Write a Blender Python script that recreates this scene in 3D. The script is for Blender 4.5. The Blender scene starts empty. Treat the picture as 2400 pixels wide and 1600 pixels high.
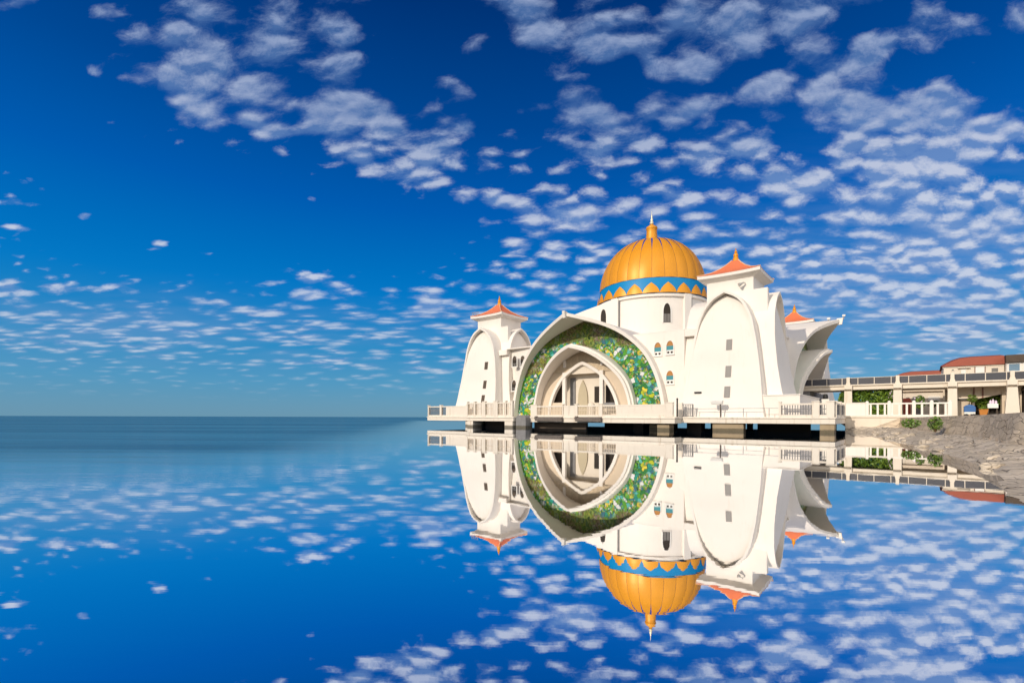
import bpy, bmesh, math, random
from math import sin, cos, pi, radians, atan2, hypot
from mathutils import Vector, Matrix
random.seed(7)
S = bpy.context.scene
COL = S.collection

# ------------------------------------------------------------------ camera
FPX = 1152.0                      # focal length in pixels of a 2400 px wide frame
cam_d = bpy.data.cameras.new('camera'); cam = bpy.data.objects.new('camera', cam_d); COL.objects.link(cam)
cam.location = (0, 0, 1.0)
cam.rotation_euler = (Matrix.Rotation(radians(90), 4, 'X') @ Matrix.Rotation(radians(0.172), 4, 'Z')).to_euler()
cam_d.sensor_width = 36; cam_d.lens = 36 * FPX / 2400
cam_d.shift_y = 177.6 / 2400
cam_d.clip_start = 0.05; cam_d.clip_end = 60000
S.camera = cam
S.view_settings.view_transform = 'Standard'; S.view_settings.look = 'None'
S.view_settings.exposure = 0.0; S.view_settings.gamma = 1.0
S.cycles.max_bounces = 8; S.cycles.caustics_reflective = False; S.cycles.caustics_refractive = False

# ------------------------------------------------------------------ sun
SUN_PHI, SUN_EL = radians(-49), radians(24)      # to the left behind the camera
sdir = Vector((sin(SUN_PHI) * cos(SUN_EL), -cos(SUN_PHI) * cos(SUN_EL), sin(SUN_EL)))
sun_d = bpy.data.lights.new('sun', 'SUN'); sun = bpy.data.objects.new('sun', sun_d); COL.objects.link(sun)
sun_d.energy = 2.95; sun_d.angle = radians(0.5); sun_d.color = (1.0, 0.88, 0.73)
sun.rotation_euler = sdir.to_track_quat('Z', 'Y').to_euler(); sun.location = (-40, -40, 60)

# ------------------------------------------------------------------ world: Nishita sky with a broken cloud layer
W = bpy.data.worlds.new('World'); S.world = W; W.use_nodes = True
nt = W.node_tree; nt.nodes.clear()

def node(tree, t, **kw):
    n = tree.nodes.new(t)
    for k, v in kw.items(): setattr(n, k, v)
    return n

class NB:                                            # small helper for node maths
    def __init__(s, tree): s.t = tree
    def put(s, sock, v):
        if isinstance(v, bpy.types.NodeSocket): s.t.links.new(v, sock)
        elif v is not None: sock.default_value = v
    def m(s, op, a, b=None, c=None, clamp=False):
        n = node(s.t, 'ShaderNodeMath', operation=op, use_clamp=clamp)
        s.put(n.inputs[0], a); s.put(n.inputs[1], b)
        if c is not None: s.put(n.inputs[2], c)
        return n.outputs[0]
    def v(s, op, a, b=None):
        n = node(s.t, 'ShaderNodeVectorMath', operation=op)
        s.put(n.inputs[0], a)
        if b is not None: s.put(n.inputs[1], b)
        return n.outputs['Value'] if op in ('DOT_PRODUCT', 'LENGTH') else n.outputs[0]
    def xyz(s, x, y, z):
        n = node(s.t, 'ShaderNodeCombineXYZ'); s.put(n.inputs[0], x); s.put(n.inputs[1], y); s.put(n.inputs[2], z); return n.outputs[0]
    def sep(s, v):
        n = node(s.t, 'ShaderNodeSeparateXYZ'); s.put(n.inputs[0], v); return n.outputs
    def mix(s, f, a, b, mode='MIX'):
        n = node(s.t, 'ShaderNodeMix', data_type='RGBA', blend_type=mode)
        s.put(n.inputs[0], f); s.put(n.inputs[6], a); s.put(n.inputs[7], b); return n.outputs[2]
    def smooth(s, x, lo, hi):
        n = node(s.t, 'ShaderNodeMapRange', interpolation_type='SMOOTHSTEP')
        s.put(n.inputs[0], x); n.inputs[1].default_value = lo; n.inputs[2].default_value = hi; return n.outputs[0]
    def noise(s, vec, scale, detail=4, rough=0.5, dist=0.0, out=0):
        n = node(s.t, 'ShaderNodeTexNoise'); s.put(n.inputs['Vector'], vec); n.inputs['Scale'].default_value = scale
        n.inputs['Detail'].default_value = detail; n.inputs['Roughness'].default_value = rough; n.inputs['Distortion'].default_value = dist
        return n.outputs[out]
    def ramp(s, f, stops, interp='LINEAR'):
        n = node(s.t, 'ShaderNodeValToRGB'); s.put(n.inputs[0], f); cr = n.color_ramp; cr.interpolation = interp
        while len(cr.elements) < len(stops): cr.elements.new(0.5)
        for e, (p, c) in zip(cr.elements, stops): e.position = p; e.color = (*c, 1)
        return n.outputs[0]

def azel(px, py):                                    # where a cloud stands in the sky: slope to the east and slope upwards of its direction
    return (px - 1200) / FPX, (974 + .003 * px - py) / FPX

# cloud banks: pixel centre in the survey frame, radii, tilt (deg), weight
CLOUDS = [
 (560, 110, 330, 120, 18, .21), (430, 235, 120, 48, 38, .22), (640, 210, 220, 55, 20, .12), (790, 70, 110, 50, 25, .12), (210, 168, 36, 17, 28, .30), (20, 12, 60, 25, 0, .3),
 (870, 262, 80, 34, 25, .26), (760, 290, 55, 40, 35, .2), (845, 372, 75, 36, 20, .3), (990, 352, 85, 42, 35, .3), (945, 420, 62, 22, 5, .26), (1092, 308, 46, 26, 8, .3),
 (600, 305, 60, 20, 20, .25), (690, 315, 48, 16, 0, .25), (1160, 470, 40, 20, 0, .2),
 (70, 440, 60, 14, 22, .3), (45, 480, 45, 15, 0, .3), (197, 493, 62, 24, 0, .36), (52, 537, 44, 10, 6, .3), (378, 570, 58, 22, 8, .36), (480, 589, 50, 9, 4, .3), (732, 457, 26, 11, -8, .3),
 (725, 655, 72, 22, 4, .32), (720, 698, 60, 12, -8, .28), (268, 668, 42, 13, 0, .3), (125, 665, 55, 9, 4, .26), (25, 676, 50, 14, 4, .3), (500, 705, 50, 9, 5, .2), (610, 723, 60, 14, 4, .26),
 (200, 750, 330, 40, 4, .15), (120, 805, 280, 30, 2, .13), (700, 775, 300, 34, 3, .09), (1010, 860, 260, 14, 0, .14), (640, 850, 200, 10, 0, .1), (980, 745, 200, 36, 0, .14), (1012, 708, 30, 28, 0, .28),
 (1385, 268, 105, 46, 6, .36), (1290, 45, 130, 75, 20, .26), (1400, 112, 60, 34, 0, .28), (1520, 152, 42, 40, 20, .28), (1645, 158, 46, 26, 0, .26), (1790, 185, 95, 30, -22, .26), (1640, 55, 170, 60, -8, .24), (1880, 40, 160, 55, -20, .22),
 (2050, 115, 105, 38, -28, .32), (1920, 190, 60, 28, -30, .22), (2030, 268, 78, 36, 8, .34), (2190, 250, 80, 46, -12, .34), (1382, 356, 60, 23, 0, .30), (1735, 350, 110, 26, -14, .30), (1860, 425, 95, 26, -6, .30),
 (2180, 370, 140, 36, -10, .30), (2330, 305, 110, 26, 0, .30), (2020, 340, 80, 34, 8, .2), (1520, 335, 60, 26, 0, .16), (1600, 465, 70, 18, -4, .24), (1620, 265, 70, 24, -20, .18), (1300, 505, 80, 26, 0, .22),
 (1880, 430, 620, 300, -12, .075), (2260, 560, 330, 190, 0, .17), (2080, 690, 380, 100, 0, .13), (2250, 770, 260, 60, 0, .12), (1500, 600, 300, 120, 0, .09), (1180, 640, 220, 130, 0, .06),
 (330, 470, 300, 130, 8, -.34), (620, 480, 260, 90, 8, -.30), (500, 610, 280, 40, 0, -.12), (60, 200, 190, 190, 0, -.32), (960, 90, 95, 120, 0, -.34), (1000, 570, 130, 90, 0, -.16), (880, 540, 190, 90, 0, -.2),
 (1850, 320, 70, 40, 0, -.1), (2290, 160, 120, 70, 0, -.16), (1200, 190, 70, 60, 0, -.2), (1470, 190, 30, 120, 0, -.12), (1980, 790, 160, 40, 0, -.25),
]
q = NB(nt)
tc = node(nt, 'ShaderNodeTexCoord')
D = q.v('NORMALIZE', tc.outputs['Generated'])
dx, dy, dz = q.sep(D)
el = q.m('ARCTAN2', dz, q.m('SQRT', q.m('ADD', q.m('MULTIPLY', dx, dx), q.m('MULTIPLY', dy, dy))))
ny = q.m('MAXIMUM', dy, 0.12); az = q.m('DIVIDE', dx, ny); up = q.m('DIVIDE', dz, ny)

elt = q.m('SUBTRACT', up, q.m('MULTIPLY', q.m('MULTIPLY', az, up), 0.10))       # rows of cloud fan out from the horizon
LAYERS = [(17, 100, 1.0), (18.5, 52, 2.0), (15, 30, 3.0), (9.6, 15.5, 4.0)]    # cell size grows with height above the horizon
blend = [q.smooth(up, .16, .28), q.smooth(up, .30, .46), q.smooth(up, .52, .70)]
def cloud_noise(el_shift):
    res = None
    e2 = q.m('ADD', elt, el_shift)
    for i, (sx, sy, k) in enumerate(LAYERS):
        p = q.xyz(q.m('MULTIPLY', az, sx), q.m('MULTIPLY', e2, sy), k * 7.3)
        wv = node(nt, 'ShaderNodeTexNoise'); q.put(wv.inputs['Vector'], p); wv.inputs['Scale'].default_value = 0.9; wv.inputs['Detail'].default_value = 3
        pw = q.v('ADD', p, q.v('MULTIPLY', q.v('SUBTRACT', wv.outputs['Color'], (.5, .5, .5)), (.75, .75, 0)))
        a = q.noise(pw, 1.7, 8, .66)
        vo = node(nt, 'ShaderNodeTexVoronoi', feature='SMOOTH_F1', voronoi_dimensions='2D'); q.put(vo.inputs['Vector'], pw); vo.inputs['Scale'].default_value = 0.95; vo.inputs['Smoothness'].default_value = .3
        puff = q.m('SUBTRACT', 0.86, q.m('MULTIPLY', vo.outputs['Distance'], 0.80))
        v = q.m('ADD', q.m('MULTIPLY', a, 0.46), q.m('MULTIPLY', puff, 0.54))
        if res is None: res = v
        else:
            f = blend[i - 1]; res = q.m('ADD', q.m('MULTIPLY', res, q.m('SUBTRACT', 1.0, f)), q.m('MULTIPLY', v, f))
    return res
n0 = cloud_noise(0.0); n1 = cloud_noise(0.014)
A2 = q.xyz(az, up, 0.0)
warp = node(nt, 'ShaderNodeTexNoise'); nt.links.new(D, warp.inputs['Vector']); warp.inputs['Scale'].default_value = 9; warp.inputs['Detail'].default_value = 3
A2 = q.v('ADD', A2, q.v('MULTIPLY', q.v('SUBTRACT', warp.outputs['Color'], (.5, .5, .5)), (.06, .05, 0)))
cov = None
for (px, py, rx, ry, tilt, wgt) in CLOUDS:
    a0, e0 = azel(px, py); ra = rx / FPX; re = ry / FPX
    t = radians(-tilt)
    d = q.v('SUBTRACT', A2, (a0, e0, 0))
    u = q.v('DOT_PRODUCT', d, (cos(t) / ra, sin(t) / ra, 0)); w = q.v('DOT_PRODUCT', d, (-sin(t) / re, cos(t) / re, 0))
    g = q.m('MULTIPLY', q.m('EXPONENT', q.m('MULTIPLY', q.m('ADD', q.m('MULTIPLY', u, u), q.m('MULTIPLY', w, w)), -1.0)), wgt)
    cov = g if cov is None else q.m('ADD', cov, g)
back = q.smooth(dy, 0.05, -0.5)                    # added unseen bright cloud behind the camera, fill light for the shaded walls
patchy = q.m('MULTIPLY', q.m('SUBTRACT', q.noise(q.xyz(q.m('MULTIPLY', az, 3.2), q.m('MULTIPLY', up, 8.5), 5.5), 1.0, 3, .6), .5), .34)
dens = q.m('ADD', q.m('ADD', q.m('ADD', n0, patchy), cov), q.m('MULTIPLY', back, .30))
CLO, CHI = 0.55, 0.80
low = q.smooth(el, 0.02, 0.085)
crisp = q.smooth(up, .13, .36)
alpha = q.m('MULTIPLY', q.m('ADD', q.m('MULTIPLY', q.smooth(dens, CLO, CHI), crisp), q.m('MULTIPLY', q.m('MULTIPLY', q.smooth(dens, .51, .88), .85), q.m('SUBTRACT', 1.0, crisp))), low)
lit = q.m('MULTIPLY_ADD', q.m('SUBTRACT', n0, n1), 5.0, 0.33, clamp=True)
high = q.smooth(el, 0.30, 0.62)
body = q.mix(high, (.17, .305, .60, 1), (.085, .18, .41, 1))
top = q.mix(high, (.68, .72, .82, 1), (.34, .43, .64, 1))
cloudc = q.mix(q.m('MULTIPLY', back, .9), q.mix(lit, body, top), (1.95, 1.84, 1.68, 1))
sky = node(nt, 'ShaderNodeTexSky', sky_type='NISHITA'); sky.sun_disc = False
sky.sun_elevation = SUN_EL; sky.sun_rotation = atan2(sdir.x, sdir.y); sky.altitude = 0; sky.air_density = 1.0; sky.dust_density = 0.6; sky.ozone_density = 3.0
SKYS = 0.10
g = node(nt, 'ShaderNodeGamma'); g.inputs[1].default_value = 1.55
sk = q.mix(1.0, sky.outputs[0], (SKYS, SKYS, SKYS, 1), 'MULTIPLY'); nt.links.new(sk, g.inputs[0])
hs = node(nt, 'ShaderNodeHueSaturation'); hs.inputs['Saturation'].default_value = 1.25; hs.inputs['Value'].default_value = 1.0
nt.links.new(g.outputs[0], hs.inputs['Color'])
grad = q.ramp(q.m('MULTIPLY', el, 1 / 1.2, clamp=True), [(0, (.145, .33, .475)), (.054, (.075, .32, .565)), (.112, (.012, .265, .585)), (.196, (.0, .20, .60)), (.325, (.0, .112, .475)), (.44, (.0, .068, .32)), (.58, (.0, .034, .19)), (1, (.0, .02, .12))])
skyc = q.mix(.88, hs.outputs[0], grad)
veil = None                                          # thin grey-lavender sheet low in the sky
for (px, py, rx, ry, wgt) in [(2260, 640, 430, 190, .42), (1900, 720, 330, 110, .26), (180, 770, 420, 70, .30), (2300, 810, 300, 70, .25), (760, 800, 320, 50, .14)]:
    a0, e0 = azel(px, py); d = q.v('MULTIPLY', q.v('SUBTRACT', A2, (a0, e0, 0)), (FPX / rx, FPX / ry, 0))
    g_ = q.m('MULTIPLY', q.m('EXPONENT', q.m('MULTIPLY', q.v('DOT_PRODUCT', d, d), -1.0)), wgt); veil = g_ if veil is None else q.m('ADD', veil, g_)
veil = q.m('MULTIPLY', veil, q.smooth(q.noise(q.xyz(q.m('MULTIPLY', az, 5), q.m('MULTIPLY', up, 34), 2.2), 1.0, 5, .6), .22, .68))
skyv = q.mix(q.m('MULTIPLY', veil, 1.0, clamp=True), skyc, (.25, .36, .60, 1))
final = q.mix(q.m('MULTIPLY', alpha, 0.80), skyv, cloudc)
bg = node(nt, 'ShaderNodeBackground')
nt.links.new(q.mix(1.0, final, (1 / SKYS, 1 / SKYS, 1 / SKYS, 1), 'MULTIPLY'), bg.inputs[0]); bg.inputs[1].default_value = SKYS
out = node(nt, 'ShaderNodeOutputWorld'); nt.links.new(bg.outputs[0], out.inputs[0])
W.cycles.sampling_method = 'MANUAL'; W.cycles.sample_map_resolution = 512

# ------------------------------------------------------------------ materials
def new_mat(name):
    m = bpy.data.materials.new(name); m.use_nodes = True; t = m.node_tree; t.nodes.clear()
    o = node(t, 'ShaderNodeOutputMaterial'); p = node(t, 'ShaderNodeBsdfPrincipled'); t.links.new(p.outputs[0], o.inputs[0])
    return m, NB(t), p

def mat(name, col, rough=0.6, var=0.12, scale=0.8, metal=0.0, bump=0.0, streak=0.0, streakcol=(.35, .27, .18), spec=0.3, tide=False):
    m, b, p = new_mat(name)
    tcn = node(b.t, 'ShaderNodeTexCoord'); P = tcn.outputs['Object']
    f = b.noise(P, scale, 5, 0.6)
    c = b.mix(f, tuple(x * (1 - var) for x in col) + (1,), tuple(min(1, x * (1 + var * .6)) for x in col) + (1,))
    if streak:
        s = b.noise(b.v('MULTIPLY', P, (2.2, 2.2, 0.22)), 1.6, 5, 0.65)
        c = b.mix(b.m('MULTIPLY', b.smooth(s, .54, .78), streak), c, (*streakcol, 1))
    if tide:                                         # weed and barnacles up to the high water line
        gz = b.sep(node(b.t, 'ShaderNodeNewGeometry').outputs['Position'])[2]
        tl = b.smooth(b.m('ADD', gz, b.m('MULTIPLY', b.noise(P, 3.5, 5, .65), .16)), .36, .22)
        c = b.mix(b.m('MULTIPLY', tl, .85), c, b.mix(b.noise(P, 9, 4, .7), (.035, .04, .022, 1), (.16, .13, .09, 1)))
    b.put(p.inputs['Base Color'], c); p.inputs['Roughness'].default_value = rough; p.inputs['Metallic'].default_value = metal
    p.inputs['Specular IOR Level'].default_value = spec
    if bump:
        bn = node(b.t, 'ShaderNodeBump'); bn.inputs['Strength'].default_value = bump; bn.inputs['Distance'].default_value = 0.03
        b.put(bn.inputs['Height'], b.noise(P, scale * 9, 4, .6)); b.t.links.new(bn.outputs[0], p.inputs['Normal'])
    return m

WHITE = mat('white_plaster', (.81, .757, .69), .65, .09, .30, bump=.08, streak=.26, streakcol=(.62, .54, .43))
CREAM = mat('cream_plaster', (.74, .66, .55), .7, .10, .6, bump=.06, streak=.32, streakcol=(.42, .32, .20), tide=True)
DECKW = mat('weathered_white_paint', (.78, .71, .61), .7, .10, 1.2, bump=.08, streak=.6, streakcol=(.40, .30, .19), tide=True)
TAN = mat('tan_plaster', (.66, .55, .42), .8, .10, .9, bump=.1, streak=.2)
STONEP = mat('rough_stone_cladding', (.60, .49, .35), .85, .40, 5.0, bump=.5)
ROOF = mat('salmon_roof_tiles', (.74, .195, .085), .55, .12, 1.5, streak=.12, streakcol=(.35, .12, .07))
GOLD = mat('gold_paint', (.74, .305, .010), .46, .10, .9, metal=.12, spec=.5)
BLUE = mat('blue_dome_paint', (.001, .22, .50), .45, .10, .7)
DBLUE = mat('deep_blue_seam_paint', (.02, .06, .30), .5, .1, 1)
GREY = mat('grey_concrete', (.24, .235, .235), .85, .30, 2.2, bump=.3, streak=.4, streakcol=(.10, .095, .09), tide=True)
DARK = mat('dark_pane_and_shade', (.035, .028, .022), .8, .2, 2)  # near-black for dark panes, and for shade painted into openings and under the deck
DBROWN = mat('dark_brown_panel', (.10, .075, .055), .8, .2, 2)
CONC = mat('stained_pier_concrete', (.40, .31, .20), .85, .22, 1.6, bump=.2, streak=.45, streakcol=(.16, .12, .075), tide=True)
STAIN = mat('rust_stained_ledge', (.20, .17, .15), .9, .7, 7.0, bump=.4)
WGREY = mat('grey_window_pane', (.17, .16, .15), .4, .1, 2)
ORANGE = mat('orange_glass', (.44, .20, .05), .25, .2, 3)
TEAL = mat('teal_glass', (.06, .26, .30), .2, .2, 3)
WPAINT = mat('white_window_paint', (.78, .76, .72), .5, .05, 2)
TINT = mat('dark_tinted_rail_glass', (.055, .055, .066), .28, .25, 1.4, spec=.5)
STEEL = mat('galvanised_steel', (.45, .44, .42), .4, .1, 3, metal=.7)
BLACK = mat('black_plastic', (.015, .015, .016), .5, .2, 4)
RRED = mat('red_house_roof', (.31, .082, .05), .7, .16, 2.5, bump=.1)
RBROWN = mat('brown_house_roof', (.085, .062, .045), .8, .3, 2)
LEAF = None

def leaf_mat(name, a, b_):
    m, b, p = new_mat(name)
    oi = node(b.t, 'ShaderNodeNewGeometry')
    c = b.mix(oi.outputs['Random Per Island'], (*a, 1), (*b_, 1))
    b.put(p.inputs['Base Color'], c); p.inputs['Roughness'].default_value = .55
    return m
HEDGE = leaf_mat('hedge_leaves', (.06, .14, .012), (.20, .30, .03))
SHRUB = leaf_mat('shrub_leaves', (.05, .13, .015), (.20, .30, .04))
FLOWER = mat('pale_flower_petals', (.75, .6, .72), .6, .1, 5)
BARK = mat('brown_bark', (.12, .07, .04), .9, .3, 6, bump=.3)

def mosaic_mat():
    m, b, p = new_mat('stained_glass_mosaic')
    tcn = node(b.t, 'ShaderNodeTexCoord'); P = tcn.outputs['Object']
    x, y, z = b.sep(P); a = b.m('ADD', x, b.m('MULTIPLY', y, 0.0))
    V = b.xyz(b.m('ADD', x, b.m('MULTIPLY', y, 1.0)), z, 0.0)
    V2 = b.v('ADD', V, b.v('MULTIPLY', b.noise(V, 1.3, 3, .5, 0, 1), (.7, .7, 0)))
    vo = node(b.t, 'ShaderNodeTexVoronoi', voronoi_dimensions='2D'); b.put(vo.inputs['Vector'], V2); vo.inputs['Scale'].default_value = 2.7
    ve = node(b.t, 'ShaderNodeTexVoronoi', voronoi_dimensions='2D', feature='DISTANCE_TO_EDGE'); b.put(ve.inputs['Vector'], V2); ve.inputs['Scale'].default_value = 2.7
    r, g_, bb = b.sep(vo.outputs['Color'])
    vo2 = node(b.t, 'ShaderNodeTexVoronoi', voronoi_dimensions='2D'); b.put(vo2.inputs['Vector'], V2); vo2.inputs['Scale'].default_value = 7.0
    r2, g2, b2 = b.sep(vo2.outputs['Color'])
    pal = b.ramp(r, [(0, (.034, .204, .051)), (.16, (.102, .374, .034)), (.30, (.025, .289, .221)), (.42, (.510, .544, .034)), (.52, (.051, .170, .238)), (.62, (.800, .800, .800)), (.72, (.119, .510, .476)), (.80, (.800, .646, .068)), (.87, (.170, .374, .034)), (.93, (.800, .765, .800))], 'CONSTANT')
    fine = b.ramp(r2, [(0, (.025, .102, .051)), (.2, (.170, .425, .051)), (.38, (.510, .340, .102)), (.5, (.051, .340, .272)), (.66, (.085, .136, .051)), (.8, (.765, .765, .680)), (.88, (.272, .476, .034))], 'CONSTANT')
    brown = b.ramp(g2, [(0, (.15, .09, .04)), (.35, (.27, .18, .10)), (.6, (.14, .17, .03)), (.8, (.22, .25, .05))], 'CONSTANT')
    olive = b.ramp(b2, [(0, (.12, .19, .02)), (.4, (.25, .31, .05)), (.75, (.07, .12, .03))], 'CONSTANT')
    big = b.noise(V, .55, 2, .5)
    sel = b.noise(V, 1.5, 3, .55)
    c = b.mix(b.smooth(sel, .46, .56), pal, fine)
    up = b.smooth(b.m('ADD', z, b.m('MULTIPLY', b.m('SUBTRACT', big, .5), 4.0)), 7.9, 8.4)
    up2 = b.smooth(b.noise(V, .8, 2, .5), .42, .54)
    c = b.mix(b.m('MULTIPLY', up, .88), c, b.mix(up2, olive, brown))  # hood's shadow painted into the glass: upper part turned dull olive and brown
    mid = b.smooth(b.m('ABSOLUTE', b.m('ADD', b.m('SUBTRACT', z, 6.3), b.m('MULTIPLY', b.m('SUBTRACT', big, .5), 4.0))), .9, .3)
    c = b.mix(b.m('MULTIPLY', b.m('MULTIPLY', mid, b.smooth(x, -2.5, -4.0)), .85), c, brown)
    c = b.mix(b.m('MULTIPLY', b.smooth(ve.outputs['Distance'], .07, .015), .7), c, (.02, .03, .02, 1))
    gv = b.m('MULTIPLY_ADD', b.noise(V, 9.0, 3, .6), 1.1, .30)
    c = b.mix(1.0, c, b.xyz(gv, gv, gv), 'MULTIPLY')
    b.put(p.inputs['Base Color'], c); p.inputs['Roughness'].default_value = .4; p.inputs['Specular IOR Level'].default_value = .15
    return m
MOSAIC = mosaic_mat()

def stone_mat(name, base, scale, sx, sy, sz, crack=.05, dark=(.05, .04, .03)):
    m, b, p = new_mat(name)
    tcn = node(b.t, 'ShaderNodeTexCoord'); P = tcn.outputs['Object']
    Pw = b.v('ADD', b.v('MULTIPLY', P, (sx, sy, sz)), b.v('MULTIPLY', b.noise(P, 1.4, 3, .6, 0, 1), (.8, .8, .8)))
    vo = node(b.t, 'ShaderNodeTexVoronoi', feature='DISTANCE_TO_EDGE'); b.put(vo.inputs['Vector'], Pw); vo.inputs['Scale'].default_value = scale
    vc = node(b.t, 'ShaderNodeTexVoronoi'); b.put(vc.inputs['Vector'], Pw); vc.inputs['Scale'].default_value = scale
    r, g_, bb = b.sep(vc.outputs['Color'])
    n1 = b.noise(P, 3.0, 6, .65); n2 = b.noise(P, 14, 5, .7)
    c = b.mix(r, tuple(x * .72 for x in base) + (1,), tuple(x * 1.18 for x in base) + (1,))
    c = b.mix(b.m('MULTIPLY', b.smooth(n1, .35, .75), .5), c, tuple(x * .55 for x in base) + (1,))
    c = b.mix(b.m('MULTIPLY', n2, .45), c, (base[0] * 1.2, base[1] * 1.1, base[2] * .9, 1))
    ck = b.m('MULTIPLY', b.smooth(vo.outputs['Distance'], crack, crack * .25), b.smooth(b.noise(P, .9, 2), .38, .55))
    c = b.mix(ck, c, (*dark, 1))
    b.put(p.inputs['Base Color'], c); p.inputs['Roughness'].default_value = .9; p.inputs['Specular IOR Level'].default_value = .15
    bn = node(b.t, 'ShaderNodeBump'); bn.inputs['Strength'].default_value = .8; bn.inputs['Distance'].default_value = .06
    b.put(bn.inputs['Height'], b.m('ADD', b.m('MULTIPLY', b.smooth(vo.outputs['Distance'], 0, crack * 2), .7), b.m('ADD', b.m('MULTIPLY', n2, .35), b.m('MULTIPLY', n1, .5))))
    b.t.links.new(bn.outputs[0], p.inputs['Normal'])
    return m
MASON = stone_mat('sandstone_blocks', (.66, .55, .42), 1.8, .75, .75, 2.8, .02, (.16, .12, .09))
ROCK = stone_mat('cracked_shore_rock', (.62, .54, .44), 1.9, 1, 1, 1.6, .022, (.10, .08, .06))
PAVE = mat('promenade_paving', (.42, .36, .28), .85, .15, 1.5)

def water_mat():
    m = bpy.data.materials.new('sea_water'); m.use_nodes = True; t = m.node_tree; t.nodes.clear(); b = NB(t)
    geo = node(t, 'ShaderNodeNewGeometry'); P = geo.outputs['Position']; x, y, z = b.sep(P)
    # breeze ruffles the open sea left of and beyond the mosque; its lee is glassy
    side = b.m('ADD', b.m('MULTIPLY', x, -1.0), b.m('MULTIPLY', y, -0.17))
    patch = b.m('MULTIPLY', b.m('SUBTRACT', b.noise(b.v('MULTIPLY', P, (.05, .45, 1)), 1.0, 6, .6), .5), 9.0)
    off = b.smooth(side, 0.0, 7.0)
    dist = b.smooth(b.m('ADD', y, patch), 4.0, 17.0)
    ruf = b.m('MAXIMUM', b.m('MULTIPLY', off, dist), b.smooth(y, 95.0, 170.0))
    cat = b.noise(b.v('MULTIPLY', P, (.012, .11, 1)), 1.0, 8, .68)          # cat's paws: bands of stronger and weaker ripple
    w1 = b.noise(b.v('MULTIPLY', P, (.35, 1.3, 1)), 1.0, 5, .6)
    w2 = b.noise(b.v('MULTIPLY', P, (.9, 3.2, 1)), 1.0, 3, .5)
    bn = node(t, 'ShaderNodeBump'); bn.inputs['Distance'].default_value = .30
    b.put(bn.inputs['Strength'], b.m('MULTIPLY_ADD', b.m('MULTIPLY', ruf, b.smooth(cat, .25, .75)), .26, .0022))
    b.put(bn.inputs['Height'], b.m('ADD', w1, b.m('MULTIPLY', w2, .3)))
    gl = node(t, 'ShaderNodeBsdfGlossy'); b.put(gl.inputs['Color'], b.mix(ruf, (.96, .97, .99, 1), (.62, .80, .86, 1)))
    b.put(gl.inputs['Roughness'], b.m('MULTIPLY_ADD', ruf, .11, .010)); t.links.new(bn.outputs[0], gl.inputs['Normal'])
    df = node(t, 'ShaderNodeBsdfDiffuse'); df.inputs['Color'].default_value = (.004, .036, .072, 1)
    mx = node(t, 'ShaderNodeMixShader'); b.put(mx.inputs[0], b.m('SUBTRACT', .97, b.m('MULTIPLY', ruf, b.m('MULTIPLY_ADD', b.smooth(cat, .30, .72), .30, .20)))); t.links.new(df.outputs[0], mx.inputs[1]); t.links.new(gl.outputs[0], mx.inputs[2])
    o = node(t, 'ShaderNodeOutputMaterial'); t.links.new(mx.outputs[0], o.inputs[0])
    return m
WATER = water_mat()

# ------------------------------------------------------------------ mesh helpers; the mosque, pier and houses share one grid turned 39 degrees
CX, CY, ANG = 17.17, 60.66, radians(-39.245)
def world(p): return Vector((CX + cos(ANG) * p[0] - sin(ANG) * p[1], CY + sin(ANG) * p[0] + cos(ANG) * p[1], p[2]))

def tag(o, label=None, cat=None, group=None, kind=None):
    if label: o['label'] = label
    if cat: o['category'] = cat
    if group: o['group'] = group
    if kind: o['kind'] = kind
    return o
ORG = {}
def thing(name, label, cat, loc=(0, 0, 0), group=None, grid=True):
    o = bpy.data.objects.new(name, None); COL.objects.link(o); o.empty_display_size = .3
    o.location = world(loc) if grid else loc
    if grid: o.rotation_euler = (0, 0, ANG)
    ORG[o.name] = Vector(loc)
    return tag(o, label, cat, group)

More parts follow.
